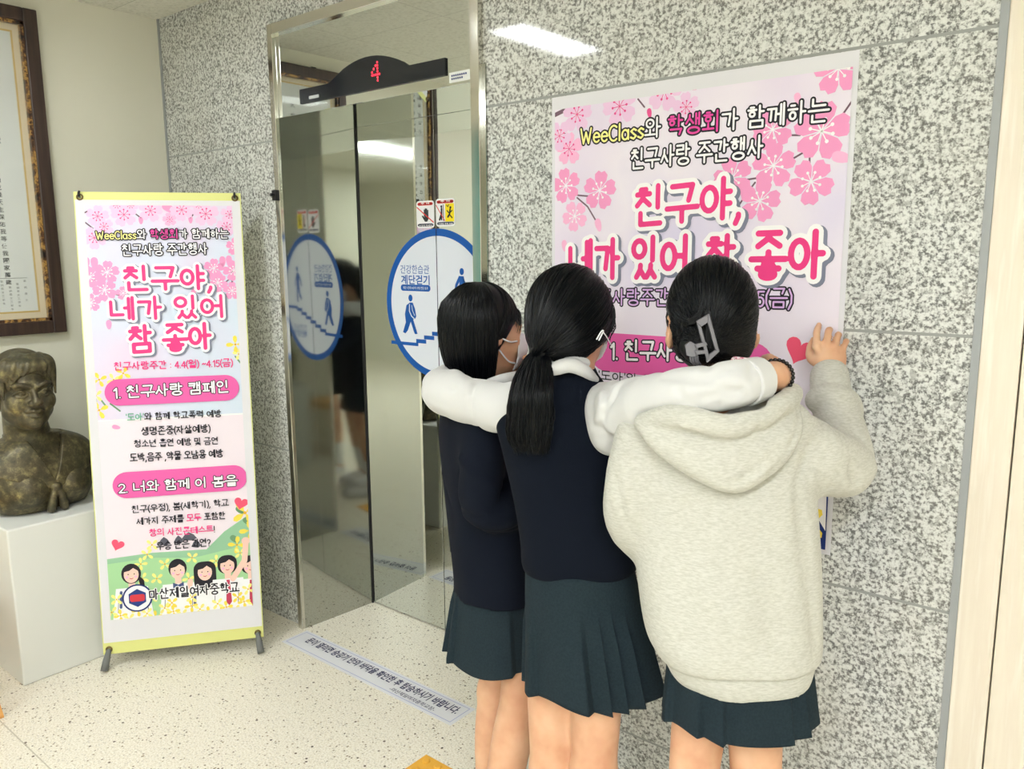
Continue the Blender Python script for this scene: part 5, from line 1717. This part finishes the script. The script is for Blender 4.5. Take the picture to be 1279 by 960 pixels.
# ============================================================ the girl in the middle: ponytail, navy vest, arms round both friends
D = 1.78
Mf = RH * .42 + FH * .91; Mf /= np.linalg.norm(Mf); Mr = np.cross(Mf, UP)
base = P(730, 1010, D); base[2] = 0
feet = plant([(P(690, 770, D + .03), P(689, 960, D + .03), P(684, 1100, D + .03), None), (P(748, 770, D - .03), P(742, 965, D - .04), P(726, 1120, D - .05), None)], Mf)
v = Vol(P(720, 600, D) * [1, 1, 0] - np.array([.62, .42, 0]), P(720, 600, D) * [1, 1, 0] + np.array([.62, .48, 1.6]), .005)
legs(v, None, feet, .062)
v.loft([sec(760, 680, 770, D, .7), sec(700, 672, 772, D, .7), sec(620, 660, 770, D, .7), sec(550, 650, 762, D, .6), sec(500, 660, 752, D, .4), sec(475, 690, 738, D, .5)], .03)
hcM = P(718, 398, D)
ml = head_sdf(v, hcM, Mf - UP * .12, s=.9, k=.010, neck=False)
v.cap(ml(0, -.02, -.05), P(717, 478, D - .005), .046, .046, .03)
# left arm round the neighbour's shoulders, hand in front of her collar
lw = P(668, 462, 2.2)
v.tube([P(655, 506, D), P(600, 498, 1.875), P(556, 486, 1.95), P(565, 474, 2.12), P(620, 466, 2.22), lw], [.04, .032, .028, .027, .025, .023], .03)
hand(v, lw, P(655, 460, 2.12), (RH * .4 - FH * .5 + UP * .1, -UP, RH + FH * .3), [(.5, .6)] * 4)
# right arm over the hoodie
rw = P(957, 470, 1.50)
v.tube([P(764, 512, 1.715), P(815, 498, 1.57), P(868, 487, 1.485), P(915, 478, 1.475), rw, P(968, 470, 1.53)], [.034, .03, .027, .026, .025, .025], .03)
hand(v, P(968, 470, 1.53), P(974, 474, 1.60), (FH * 1.0 - UP * .35 + RH * .05, -UP * .6 + FH * -.2, RH + UP * .2), [(.35, .5), (.4, .5), (.45, .5), (.5, .5)], .95)
mgirl = v.build('person', SKIN, None, base)
tag(mgirl, 'person with a ponytail in a navy knit vest, arms laid round both friends', 'person', 'girls at the poster')
shoe_pair(mgirl, feet)
# knit vest
v = Vol(P(715, 600, D) - np.array([.36, .36, .42]), P(715, 600, D) + np.array([.36, .36, .42]), .0045)
v.loft([sec(711, 655, 790, D, .72), sec(700, 651, 795, D, .74), sec(680, 650, 797, D, .74), sec(640, 645, 795, D, .70), sec(600, 638, 789, D, .66), sec(560, 628, 782, D, .62), sec(525, 619, 774, D, .58), sec(500, 627, 762, D, .64), sec(480, 646, 756, D, .74), sec(468, 668, 748, D, .95), sec(459, 680, 744, D, 1.05)], 0, p=2.3)
v.ridge([P(650, 690, D - .09), P(700, 703, D - .15), P(760, 705, D - .14), P(795, 694, D - .06)], .004, -.004)
for a, b, c in (((640, 640), (690, 672), (760, 668)), ((650, 668), (700, 690), (770, 684)), ((720, 520), (752, 580), (770, 650)), ((640, 560), (650, 620), (662, 690))):
    v.ridge([P(*a, D - .1), P(*b, D - .135), P(*c, D - .12)], .016, -.005)
v.waves(.0035, 24, 8)
v.build('vest', NAVYC, mgirl, smooth=2)
# shirt sleeves and collar
v = Vol((P(530, 480, 1.95) - .12) * [1, 1, 0] + [0, 0, 1.16], np.array([-.45, 1.95, 1.5]), .0045)
v = Vol(np.array([-1.62, 1.10, 1.12]), np.array([-.46, 1.98, 1.50]), .0045)
LS = [P(668, 502, D - .01), P(634, 508, 1.80), P(590, 500, 1.87), P(556, 489, 1.955), P(560, 478, 2.09), P(605, 468, 2.2), P(650, 466, 2.22)]; LR = [.056, .058, .054, .052, .048, .043, .038]
v.tube(LS, LR, 0, n=7)
RS = [P(757, 508, 1.74), P(780, 511, 1.66), P(820, 499, 1.545), P(868, 490, 1.475), P(910, 482, 1.462), P(935, 476, 1.475)]; RR = [.056, .062, .053, .047, .043, .040]
v.tube(RS, RR, 0, n=7)
v.creases(LS, LR, 14, .012, .006, 5); v.creases(RS, RR, 16, .012, .006, 12)
v.ell(P(762, 535, 1.70), (.05, .05, .06), None, .03)
# creases
for a, b, c, d_ in (((640, 470, 1.76), (650, 510, 1.73), (640, 545, 1.76), .007), ((598, 470, 1.83), (590, 500, 1.80), (602, 530, 1.84), .007), ((548, 480, 1.92), (575, 486, 1.84), (600, 478, 1.83), .006), ((545, 470, 1.95), (580, 462, 1.9), (620, 466, 1.84), .006), ((556, 505, 1.92), (585, 515, 1.84), (620, 520, 1.79), .006),
                    ((780, 462, 1.60), (770, 500, 1.60), (782, 550, 1.63), .008), ((800, 530, 1.54), (860, 505, 1.43), (935, 478, 1.44), .007), ((800, 515, 1.53), (850, 512, 1.43), (900, 506, 1.43), .006), ((830, 470, 1.48), (870, 474, 1.43), (910, 462, 1.43), .006), ((755, 480, 1.67), (775, 510, 1.6), (770, 545, 1.64), .008), ((905, 500, 1.42), (925, 485, 1.425), (938, 460, 1.44), .006), ((850, 465, 1.45), (895, 480, 1.42), (930, 495, 1.43), .005)):
    v.ridge([P(*a), P(*b), P(*c)], .009, -d_)
v.waves(.004, 32, 4)
sh = v.build('shirt_sleeves', SHIRTC, mgirl, smooth=2)
v = Vol(P(955, 476, 1.49) - .1, P(955, 476, 1.49) + .1, .003)
ca, cb = P(929, 478, 1.468), P(949, 473, 1.492)
v.cap(ca, cb, .045, .042); v.cap(ca - (cb - ca) * .6, cb + (cb - ca) * .9, .036, .034, 0, 's')
dn = (cb - ca) / np.linalg.norm(cb - ca)
for p_, sg in ((cb, 1), (ca, -1)):
    Xg, Yg, Zg = v.sub(v.lo, v.lo + np.array(v.v.shape) * v.h)[1:]
    v.v = np.maximum(v.v, (sg * ((Xg - p_[0]) * dn[0] + (Yg - p_[1]) * dn[1] + (Zg - p_[2]) * dn[2])).astype(np.float32))
cuff = v.build('cuff', SHIRTC, sh, smooth=1)
FLO = m_cloth('floral lining', (236, 214, 222), .8, 900, .1); t_ = NT(FLO); t_.color(t_.ramp(t_.noise(t_.coord(), 150, 1), [(.45, (240, 226, 232)), (.55, (224, 96, 140)), (.62, (150, 60, 92)), (.7, (244, 236, 238))]))
v = Vol(P(940, 462, 1.49) - .1, P(940, 462, 1.49) + .1, .003)
v.tube([P(918, 450, 1.485), P(930, 453, 1.468), P(944, 456, 1.475), P(948, 466, 1.452)], [.008, .01, .01, .007], 0)
v.build('cuff_lining', FLO, cuff)['label'] = 'pink floral lining of the turned cuff'
v = Vol(P(712, 455, D) - .16, P(712, 455, D) + .14, .004)
v.tube([P(676, 466, D - .08), P(694, 460, D - .093), P(712, 456, D - .09), P(730, 463, D - .078), P(744, 474, D - .04)], [.008, .015, .016, .014, .008], 0)
v.tube([P(690, 450, D - .06), P(712, 445, D - .066), P(732, 453, D - .05)], [.010, .014, .010], .012)
v.build('shirt_collar', SHIRTC, sh)
# bracelet of black beads
bc = P(969, 470, 1.525); bd = P(974, 474, 1.60) - P(957, 470, 1.50); bd /= np.linalg.norm(bd)
b1 = np.cross(bd, UP); b1 /= np.linalg.norm(b1); b2 = np.cross(b1, bd)
mb = MB(); NB = 26
for i in range(NB):
    t = 2 * math.pi * i / NB; c = bc + (b1 * math.cos(t) + b2 * math.sin(t)) * .0315
    pts = [c + (np.cos(u) * (b1 * math.cos(t) + b2 * math.sin(t)) + np.sin(u) * (-b1 * math.sin(t) + b2 * math.cos(t))) * 0 for u in (0,)]
    mb.tube([c - (-b1 * math.sin(t) + b2 * math.cos(t)) * .0042, c - (-b1 * math.sin(t) + b2 * math.cos(t)) * .002, c + (-b1 * math.sin(t) + b2 * math.cos(t)) * .002, c + (-b1 * math.sin(t) + b2 * math.cos(t)) * .0042], [.0016, .004, .004, .0016], 8)
br_ = mb.build('bracelet', mat('black bead', (20, 18, 20), .25), mgirl, smooth=True)
skirt('skirt', mgirl, sec(700, 656, 790, D, .78), sec(853, 656, 826, D, .78), SKIRT, amp=.020, seed=2, yoke=.25, edges=[.4, 1.0, 1.7, 2.4, 3.0, 3.66, 4.65, 4.91, 5.15, 5.42, 5.9])
# hair
Ah = np.array([Mr, Mf, UP]); hc = P(711, 389, D)
tie = P(673, 440, D - .085)
v = Vol(P(700, 440, D) - .28, P(700, 440, D) + .24, .004)
v.ell(hc, (.094, .106, .104), Ah)
v.ell(hc - Mf * .03 - UP * .05, (.078, .07, .07), Ah, .03)
v.tube([hc - Mf * .07 - UP * .03, tie * .6 + (hc - Mf * .07 - UP * .03) * .4, tie], [.06, .035, .016], .03)
v.ell(ml(0, .12, -.06), (.1, .088, .10), Ah, .01, 's')
v.ell(ml(.05, .045, -.10), (.055, .075, .075), Ah, .012, 's')
tail = [tie, P(668, 462, D - .105), P(663, 492, D - .125), P(662, 522, D - .12), P(661, 548, D - .12), P(664, 562, D - .12)]
v.tube(tail, [.012, .014, .017, .015, .008, .003], .008)
shellM = v.build('hair', HAIR, mgirl, smooth=3)
paths = []


def on_head(hc, A, r, d):
    return hc + A[0] * d[0] * r[0] + A[1] * d[1] * r[1] + A[2] * d[2] * r[2]


q_ = tie - hc; td = np.array([q_.dot(Ah[0]) / .094, q_.dot(Ah[1]) / .106, q_.dot(Ah[2]) / .104]); td /= np.linalg.norm(td)
for i in range(1900):
    az = rng.uniform(-math.pi, math.pi)
    if rng.random() < .45:                                               # from the hairline
        el = {True: .55 - .75 * min(1, abs(az) / 1.7)}[True] if abs(az) < 1.7 else -.55
        d0 = sphere_dir(az, el + rng.normal(0, .05))
    else:
        d0 = rng.normal(size=3); d0 /= np.linalg.norm(d0)
        if d0[1] > .35 and d0[2] < .45:
            continue
        if d0[2] < -.6:
            continue
    lift = rng.uniform(-.001, .0035); pts = []
    for t in np.linspace(0, 1, 14):
        d = slerp(d0, td, t); dist = np.linalg.norm(on_head(hc, Ah, (.094, .106, .104), d) - hc)
        p = on_head(hc, Ah, (.094 + lift, .106 + lift, .104 + lift), d)
        w = max(0, (t - .72) / .28) ** 1.5
        pts.append(p * (1 - w) + (tie + rng.normal(0, .0022, 3) * 0 + (p - on_head(hc, Ah, (.094, .106, .104), td)) * .12) * w)
    paths.append(np.array(pts))
hug(paths, shellM, hc)
tp = crom(tail, 3); tp = tp[np.linspace(0, len(tp) - 1, 14).astype(int)]
for i in range(1000):
    u = rng.normal(0, 1, 2); u = u / max(1, np.linalg.norm(u) / 1.25)
    sp = np.interp(np.linspace(0, 1, 14), [0, .12, .4, .75, 1], [.013, .022, .033, .037, .026])
    L = rng.uniform(.72, 1.06)
    q2 = crom(tail, 6); tt = np.linspace(0, min(1, L) * (len(q2) - 1), 14).astype(int); c = q2[tt].copy()
    if L > 1:
        c[-1] -= UP * .01 * rng.random()
    sw = rng.normal(0, .004)
    paths.append(c + RH * (u[0] * sp)[:, None] + FH * (u[1] * sp * .55)[:, None] + RH * (np.linspace(0, 1, 14) ** 2 * sw)[:, None])
for i in range(26):                                                      # loose strands by the cheek
    x0 = rng.uniform(757, 764); pts = crom([P(742, 345, D - .02), P(x0, 372 + rng.normal(0, 3), D - .02), P(766 + rng.normal(0, 1.5), 392, D - .02), P(765 + rng.normal(0, 3), 410, D - .02), P(757 + rng.normal(0, 6), 425 + rng.normal(0, 6), D - .02)], 4)
    paths.append(pts[np.linspace(0, len(pts) - 1, 14).astype(int)])
strands('hair_strands', paths, np.array([.0011] * 11 + [.001, .0008, .0004]), HAIR, shellM)
mb = MB(); ta = (tail[1] - tie) / np.linalg.norm(tail[1] - tie); t1 = np.cross(ta, UP + RH); t1 /= np.linalg.norm(t1); t2 = np.cross(ta, t1)
mb.tube([tie + (t1 * math.cos(t) + t2 * math.sin(t)) * .0165 for t in np.linspace(0, 2 * math.pi, 19)], .005, 8, cap=False)
mb.build('hair_tie', mat('black elastic', (16, 16, 18), .7), shellM, smooth=True)
mb = MB()
mb.tube(crom([P(745, 424, D - .098), P(751, 414, D - .098), P(753.5, 413.5, D - .096), P(748, 425, D - .1)], 5), .0016, 6)
mb.tube(crom([P(753, 414, D - .096), P(758, 421, D - .07), P(763, 430, D - .03)], 5), .0013, 6)
mb.build('ear_loop', MASKC, mgirl, smooth=True)
v = Vol(ml(0, .08, -.05) - .12, ml(0, .08, -.05) + .12, .004)
v.ell(ml(0, .036, -.055), (.064, .072, .064), Ah)
Xg, Yg, Zg = v.sub(v.lo, v.lo + np.array(v.v.shape) * v.h)[1:]; o_ = ml(0, .06, 0)
v.v = np.maximum(v.v, (-((Xg - o_[0]) * Mf[0] + (Yg - o_[1]) * Mf[1]) + 0 * Zg).astype(np.float32))
v.build('face_mask', MASKC, mgirl)

# ============================================================ the girl on the right: pale hoodie, hair clip
D = 1.60
Hf = RH * .10 + FH * .99; Hf /= np.linalg.norm(Hf); Hr = np.cross(Hf, UP)
base = P(900, 1010, D); base[2] = 0
feet = plant([(P(880, 800, D), P(861, 1030, D + .02), P(860, 1190, D + .02), None), (P(946, 800, D), P(943, 1030, D), P(940, 1190, D), None)], Hf)
v = Vol(P(900, 600, D) * [1, 1, 0] - np.array([.42, .40, 0]), P(900, 600, D) * [1, 1, 0] + np.array([.46, .52, 1.62]), .0042)
legs(v, None, feet, .056)
v.loft([sec(830, 860, 975, D, .6), sec(760, 838, 990, D, .7), sec(680, 835, 975, D, .65), sec(600, 826, 970, D, .6), sec(540, 826, 970, D, .5), sec(510, 850, 950, D, .5)], .03)
hcH = P(889, 402, D)
hh = head_sdf(v, hcH, Hf - UP * .12, s=.9, k=.010)
wr = P(1037, 462, 1.835)
v.tube([P(975, 530, D), P(1030, 568, 1.63), P(1072, 586, 1.68), P(1056, 530, 1.77), wr], [.042, .038, .035, .031, .024], .03)
# the hand pressed on the poster: knuckles up, fingertips against the wall
fa = P(1036, 425, 1.868) - wr; fa /= np.linalg.norm(fa)
palm = P(1037, 445, 1.848)
ac = P(1056, 440, 1.85) - P(1020, 440, 1.85); ac /= np.linalg.norm(ac)
nb = np.cross(ac, fa); nb /= np.linalg.norm(nb)
if nb.dot(CAM - palm) < 0:
    nb = -nb
v.cap(wr, palm - fa * .004, .024, .024, .015)
v.ell(palm - fa * .004, (.032, .036, .016), np.array([fa, ac, nb]), .012)
for k, (kx, ky, mx, my, tx, ty, r) in enumerate(((1019, 433, 1020, 415, 1023, 405, .0086), (1031, 430, 1035, 413, 1037, 411, .0086), (1042, 432, 1047, 418, 1048, 419, .0082), (1052, 437, 1057, 426, 1057, 428, .0074))):
    kn, mid, tip = P(kx, ky, 1.840), P(mx, my, 1.862), P(tx, ty, 1.894)
    v.cap(palm + ac * (-.024 + .016 * k) + nb * .004, kn, .010, r * 1.1, .007)
    v.tube([kn, kn * .45 + mid * .55 + nb * .002, mid, mid * .4 + tip * .6, tip], [r * 1.06, r * .98, r * .98, r * .9, r * .74], .0025, n=3)
v.tube([palm - ac * .02 - fa * .02, P(1014, 447, 1.862), P(1013, 434, 1.880), P(1017, 424, 1.892)], [.014, .0125, .0105, .0085], .008, n=3)
# the other arm bends forward in front of her
v.tube([P(815, 545, D), P(795, 650, D + .02), P(840, 690, D + .18), P(880, 640, D + .30)], [.042, .036, .03, .024], .03)
hand(v, P(880, 640, D + .30), P(890, 622, D + .34), (UP + FH * .3, RH, -FH), [(.2, .3)] * 4)
for s_ in (-1, 1):
    v.ell(hh(s_ * .090, -.004, -.020), (.010, .019, .033), np.array([Hr + Hf * .5 * s_, Hf - Hr * .5 * s_, UP]) / 1.118, .006)
    v.ell(hh(s_ * .099, -.012, -.014), (.007, .011, .018), None, .004, 's')
hgirl = v.build('person', SKIN, None, base)
tag(hgirl, 'person in an oversized oatmeal hoodie with clipped up hair, pressing a hand on the poster', 'person', 'girls at the poster')
shoe_pair(hgirl, feet)
# hoodie
v = Vol(P(920, 640, D) - np.array([.40, .42, .42]), P(920, 640, D) + np.array([.42, .48, .42]), .0045)
v.loft([sec(813, 823, 1018, D, .77), sec(806, 818, 1021, D, .78), sec(780, 807, 1022, D, .76), sec(720, 798, 1021, D, .74), sec(660, 792, 1018, D, .70), sec(600, 788, 1014, D, .66), sec(555, 790, 1008, D, .60), sec(525, 800, 998, D, .54), sec(503, 826, 976, D, .5), sec(488, 856, 940, D, .5)], 0, p=2.25)
# right sleeve: shoulder, elbow pushed out, forearm up the wall, cuff
v.tube([P(975, 545, D - .01), P(1015, 570, 1.61), P(1056, 585, 1.645)], [.078, .074, .056], .03)
v.cap(P(1050, 580, 1.645), P(1079, 590, 1.66), .05, .022, .02)
v.tube([P(1052, 584, 1.645), P(1058, 572, 1.69), P(1051, 535, 1.76), P(1044, 506, 1.80)], [.054, .056, .052, .047], .018)
v.creases([P(975, 545, D - .01), P(1015, 570, 1.61), P(1056, 585, 1.645)], [.078, .074, .056], 7, .016, .008, 2)
v.tube([P(1022, 500, 1.79), P(1040, 498, 1.772), P(1058, 503, 1.79), P(1066, 516, 1.80)], [.024, .031, .031, .024], .008)
v.cap(P(1040, 500, 1.805), P(1037, 470, 1.832), .043, .042, .006)
# left sleeve hanging, elbow forward
v.tube([P(812, 545, D), P(795, 600, D - .01), P(797, 655, D + .03), P(845, 690, D + .17)], [.072, .060, .058, .05], .025)
# folds
for pts, r, am in (([(1020, 640, 1.55), (1040, 600, 1.57), (1043, 545, 1.60)], .005, -.006), ([(1008, 590, 1.52), (1022, 560, 1.53), (1042, 528, 1.62)], .004, -.005),
                   ([(1046, 535, 1.68), (1062, 560, 1.62), (1086, 585, 1.62)], .014, .012), ([(1044, 560, 1.60), (1058, 582, 1.57), (1070, 600, 1.58)], .014, -.010),
                   ([(1060, 520, 1.73), (1068, 545, 1.68), (1082, 560, 1.66)], .012, -.008), ([(795, 560, 1.52), (806, 620, 1.5), (812, 700, 1.52)], .012, -.012),
                   ([(1004, 640, 1.5), (1012, 720, 1.5), (1016, 800, 1.52)], .018, -.008),
                   ([(770, 600, 1.55), (778, 640, 1.55), (795, 680, 1.56)], .008, -.006), ([(860, 680, 1.47), (880, 740, 1.46), (930, 790, 1.46)], .03, .006), ([(930, 660, 1.46), (960, 720, 1.46), (970, 800, 1.47)], .03, -.009), ([(870, 640, 1.48), (850, 720, 1.48), (858, 800, 1.49)], .03, -.007), ([(790, 575, 1.53), (800, 640, 1.52), (800, 690, 1.54)], .007, -.008), ([(1010, 560, 1.53), (1000, 610, 1.5), (1004, 660, 1.5)], .012, -.008)):
    v.ridge([P(*q) for q in pts], r, am)
v.waves(.0045, 17, 21)
hd = v.build('hoodie', HOOD, hgirl, smooth=2)
v = Vol(P(920, 820, D) - np.array([.30, .30, .08]), P(920, 820, D) + np.array([.30, .30, .10]), .004)
v.loft([sec(842, 842, 1007, D, .77), sec(832, 834, 1010, D, .77), sec(818, 829, 1013, D, .76), sec(800, 826, 1014, D, .74)], 0, p=2.25)
v.waves(.0025, 26, 14)
v.build('hem_band', HOOD, hd, smooth=2)
# hood lying on the back
v = Vol(P(900, 550, 1.5) - .24, P(900, 550, 1.5) + .24, .004)
v.loft([sec(612, 896, 930, 1.475, 1.0), sec(600, 868, 950, 1.475, .7), sec(580, 836, 976, 1.48, .5), sec(555, 808, 994, 1.49, .42), sec(530, 796, 1003, 1.51, .42), sec(508, 812, 998, 1.54, .5), sec(494, 850, 985, 1.57, .6)], 0)
v.tube([P(806, 528, 1.52), P(850, 520, 1.455), P(905, 532, 1.43), P(950, 520, 1.445), P(985, 498, 1.50), P(990, 490, 1.58)], [.024, .022, .020, .021, .022, .018], .012)
v.ell(P(908, 505, 1.49), (.075, .05, .03), None, .012, 's')
v.ell(P(908, 520, 1.452), (.028, .025, .014), None, .01, 's')
for pts, r, am in (([(820, 545, 1.44), (860, 585, 1.42), (915, 605, 1.43), (975, 560, 1.44)], .007, -.006), ([(830, 540, 1.43), (880, 565, 1.415), (925, 575, 1.42), (985, 515, 1.46)], .010, -.006),
                   ([(850, 535, 1.43), (890, 555, 1.41), (930, 556, 1.42)], .010, .006), ([(945, 530, 1.43), (950, 560, 1.42), (935, 590, 1.43)], .012, -.006), ([(1000, 505, 1.52), (990, 545, 1.47), (960, 590, 1.45)], .006, -.005)):
    v.ridge([P(*q) for q in pts], r, am)
v.waves(.003, 28, 9)
v.build('hood', HOOD, hd, smooth=2)
skirt('skirt', hgirl, sec(800, 836, 1010, D, .60), sec(893, 829, 1018, D, .68), SKIRT, amp=.014, seed=9, edges=[.5, 1.2, 2.0, 2.8, 3.4, 4.06, 4.36, 5.29, 5.53, 5.95])
# hair, pinned up
Ah = np.array([Hr, Hf, UP]); hc = P(889, 388, D)
clip_c = P(884, 430, D - .105)
v = Vol(P(889, 400, D) - .2, P(889, 400, D) + .2, .004)
v.ell(hc, (.087, .104, .108), Ah)
v.ell(hc - Hf * .035 - UP * .06, (.072, .062, .058), Ah, .03)
v.ell(clip_c + FH * .025 + RH * .0, (.05, .034, .042), np.array([RH, FH, UP]), .025)
v.ell(hh(0, .12, -.05), (.1, .09, .11), Ah, .01, 's')
for s_ in (-1, 1):
    v.ell(hh(s_ * .098, .010, -.03), (.026, .04, .048), Ah, .008, 's')
shellH = v.build('hair', HAIR, hgirl, smooth=3)
paths = []; q_ = clip_c - hc; td = np.array([q_.dot(Ah[0]) / .087, q_.dot(Ah[1]) / .104, q_.dot(Ah[2]) / .108]); td /= np.linalg.norm(td)
for i in range(2100):
    az = rng.uniform(-math.pi, math.pi)
    if rng.random() < .45:
        el = .55 - .75 * min(1, abs(az) / 1.5) if abs(az) < 1.5 else -.62
        d0 = sphere_dir(az, el + rng.normal(0, .05))
    else:
        d0 = rng.normal(size=3); d0 /= np.linalg.norm(d0)
        if (d0[1] > .3 and d0[2] < .45) or d0[2] < -.66:
            continue
    lift = rng.uniform(-.001, .003); pts = []
    tgt = td + np.array([rng.normal(0, .06), 0, rng.normal(0, .1)]); tgt /= np.linalg.norm(tgt)
    for t in np.linspace(0, 1, 14):
        d = slerp(d0, tgt, t); p = on_head(hc, Ah, (.087 + lift, .104 + lift, .108 + lift), d)
        pts.append(p - FH * .008 * max(0, (t - .6) / .4))
    paths.append(np.array(pts))
hug(paths, shellH, hc)
for i in range(120):                                                     # the twist above the clip
    r0 = rng.uniform(0, .006); ph = rng.uniform(0, 6.28)
    c = crom([P(852, 398, D - .085), P(862, 402, D - .108), P(872, 394, D - .115), P(878, 386, D - .115), P(884, 392, D - .118), P(886, 410, D - .12), P(885, 432, D - .12)], 4)
    c = c[np.linspace(0, len(c) - 1, 14).astype(int)]
    paths.append(c + np.array([math.cos(ph), 0, math.sin(ph)]) * r0)
strands('hair_strands', paths, np.array([.0011] * 11 + [.001, .0009, .0006]), HAIR, shellH)
dc = D - .135
mb = MB()
out_ = [(870, 401), (886, 391.5), (899, 439), (883.5, 453)]; inn = [(876, 408), (884, 403), (893.5, 437), (885.5, 443)]
for i in range(4):
    j = (i + 1) % 4
    mb.prism([P(*out_[i], dc), P(*out_[j], dc), P(*inn[j], dc), P(*inn[i], dc)], FH * .006)
hcp = mb.build('hair_clip', SHAD, hgirl, bevel=.001)
mb = MB()
mb.prism([P(x, y, dc + .004) for x, y in ((856, 431), (862, 426), (868, 429), (872, 432), (872, 443), (866, 446), (858, 444))], FH * .006)
mb.prism([P(x, y, dc - .001) for x, y in ((868, 430), (882, 427), (884, 431), (870, 435))], FH * .008)
mb.prism([P(x, y, dc - .001) for x, y in ((868, 438), (884, 437), (885, 441), (870, 443))], FH * .008)
for k in range(4):
    mb.tube([P(862 + k * 3, 444, dc + .006), P(863 + k * 3, 451, dc + .012), P(867 + k * 3, 456, dc + .025)], [.0022, .002, .0012], 6)
mb.build('clip_jaw', SHAD, hcp, bevel=.0008)
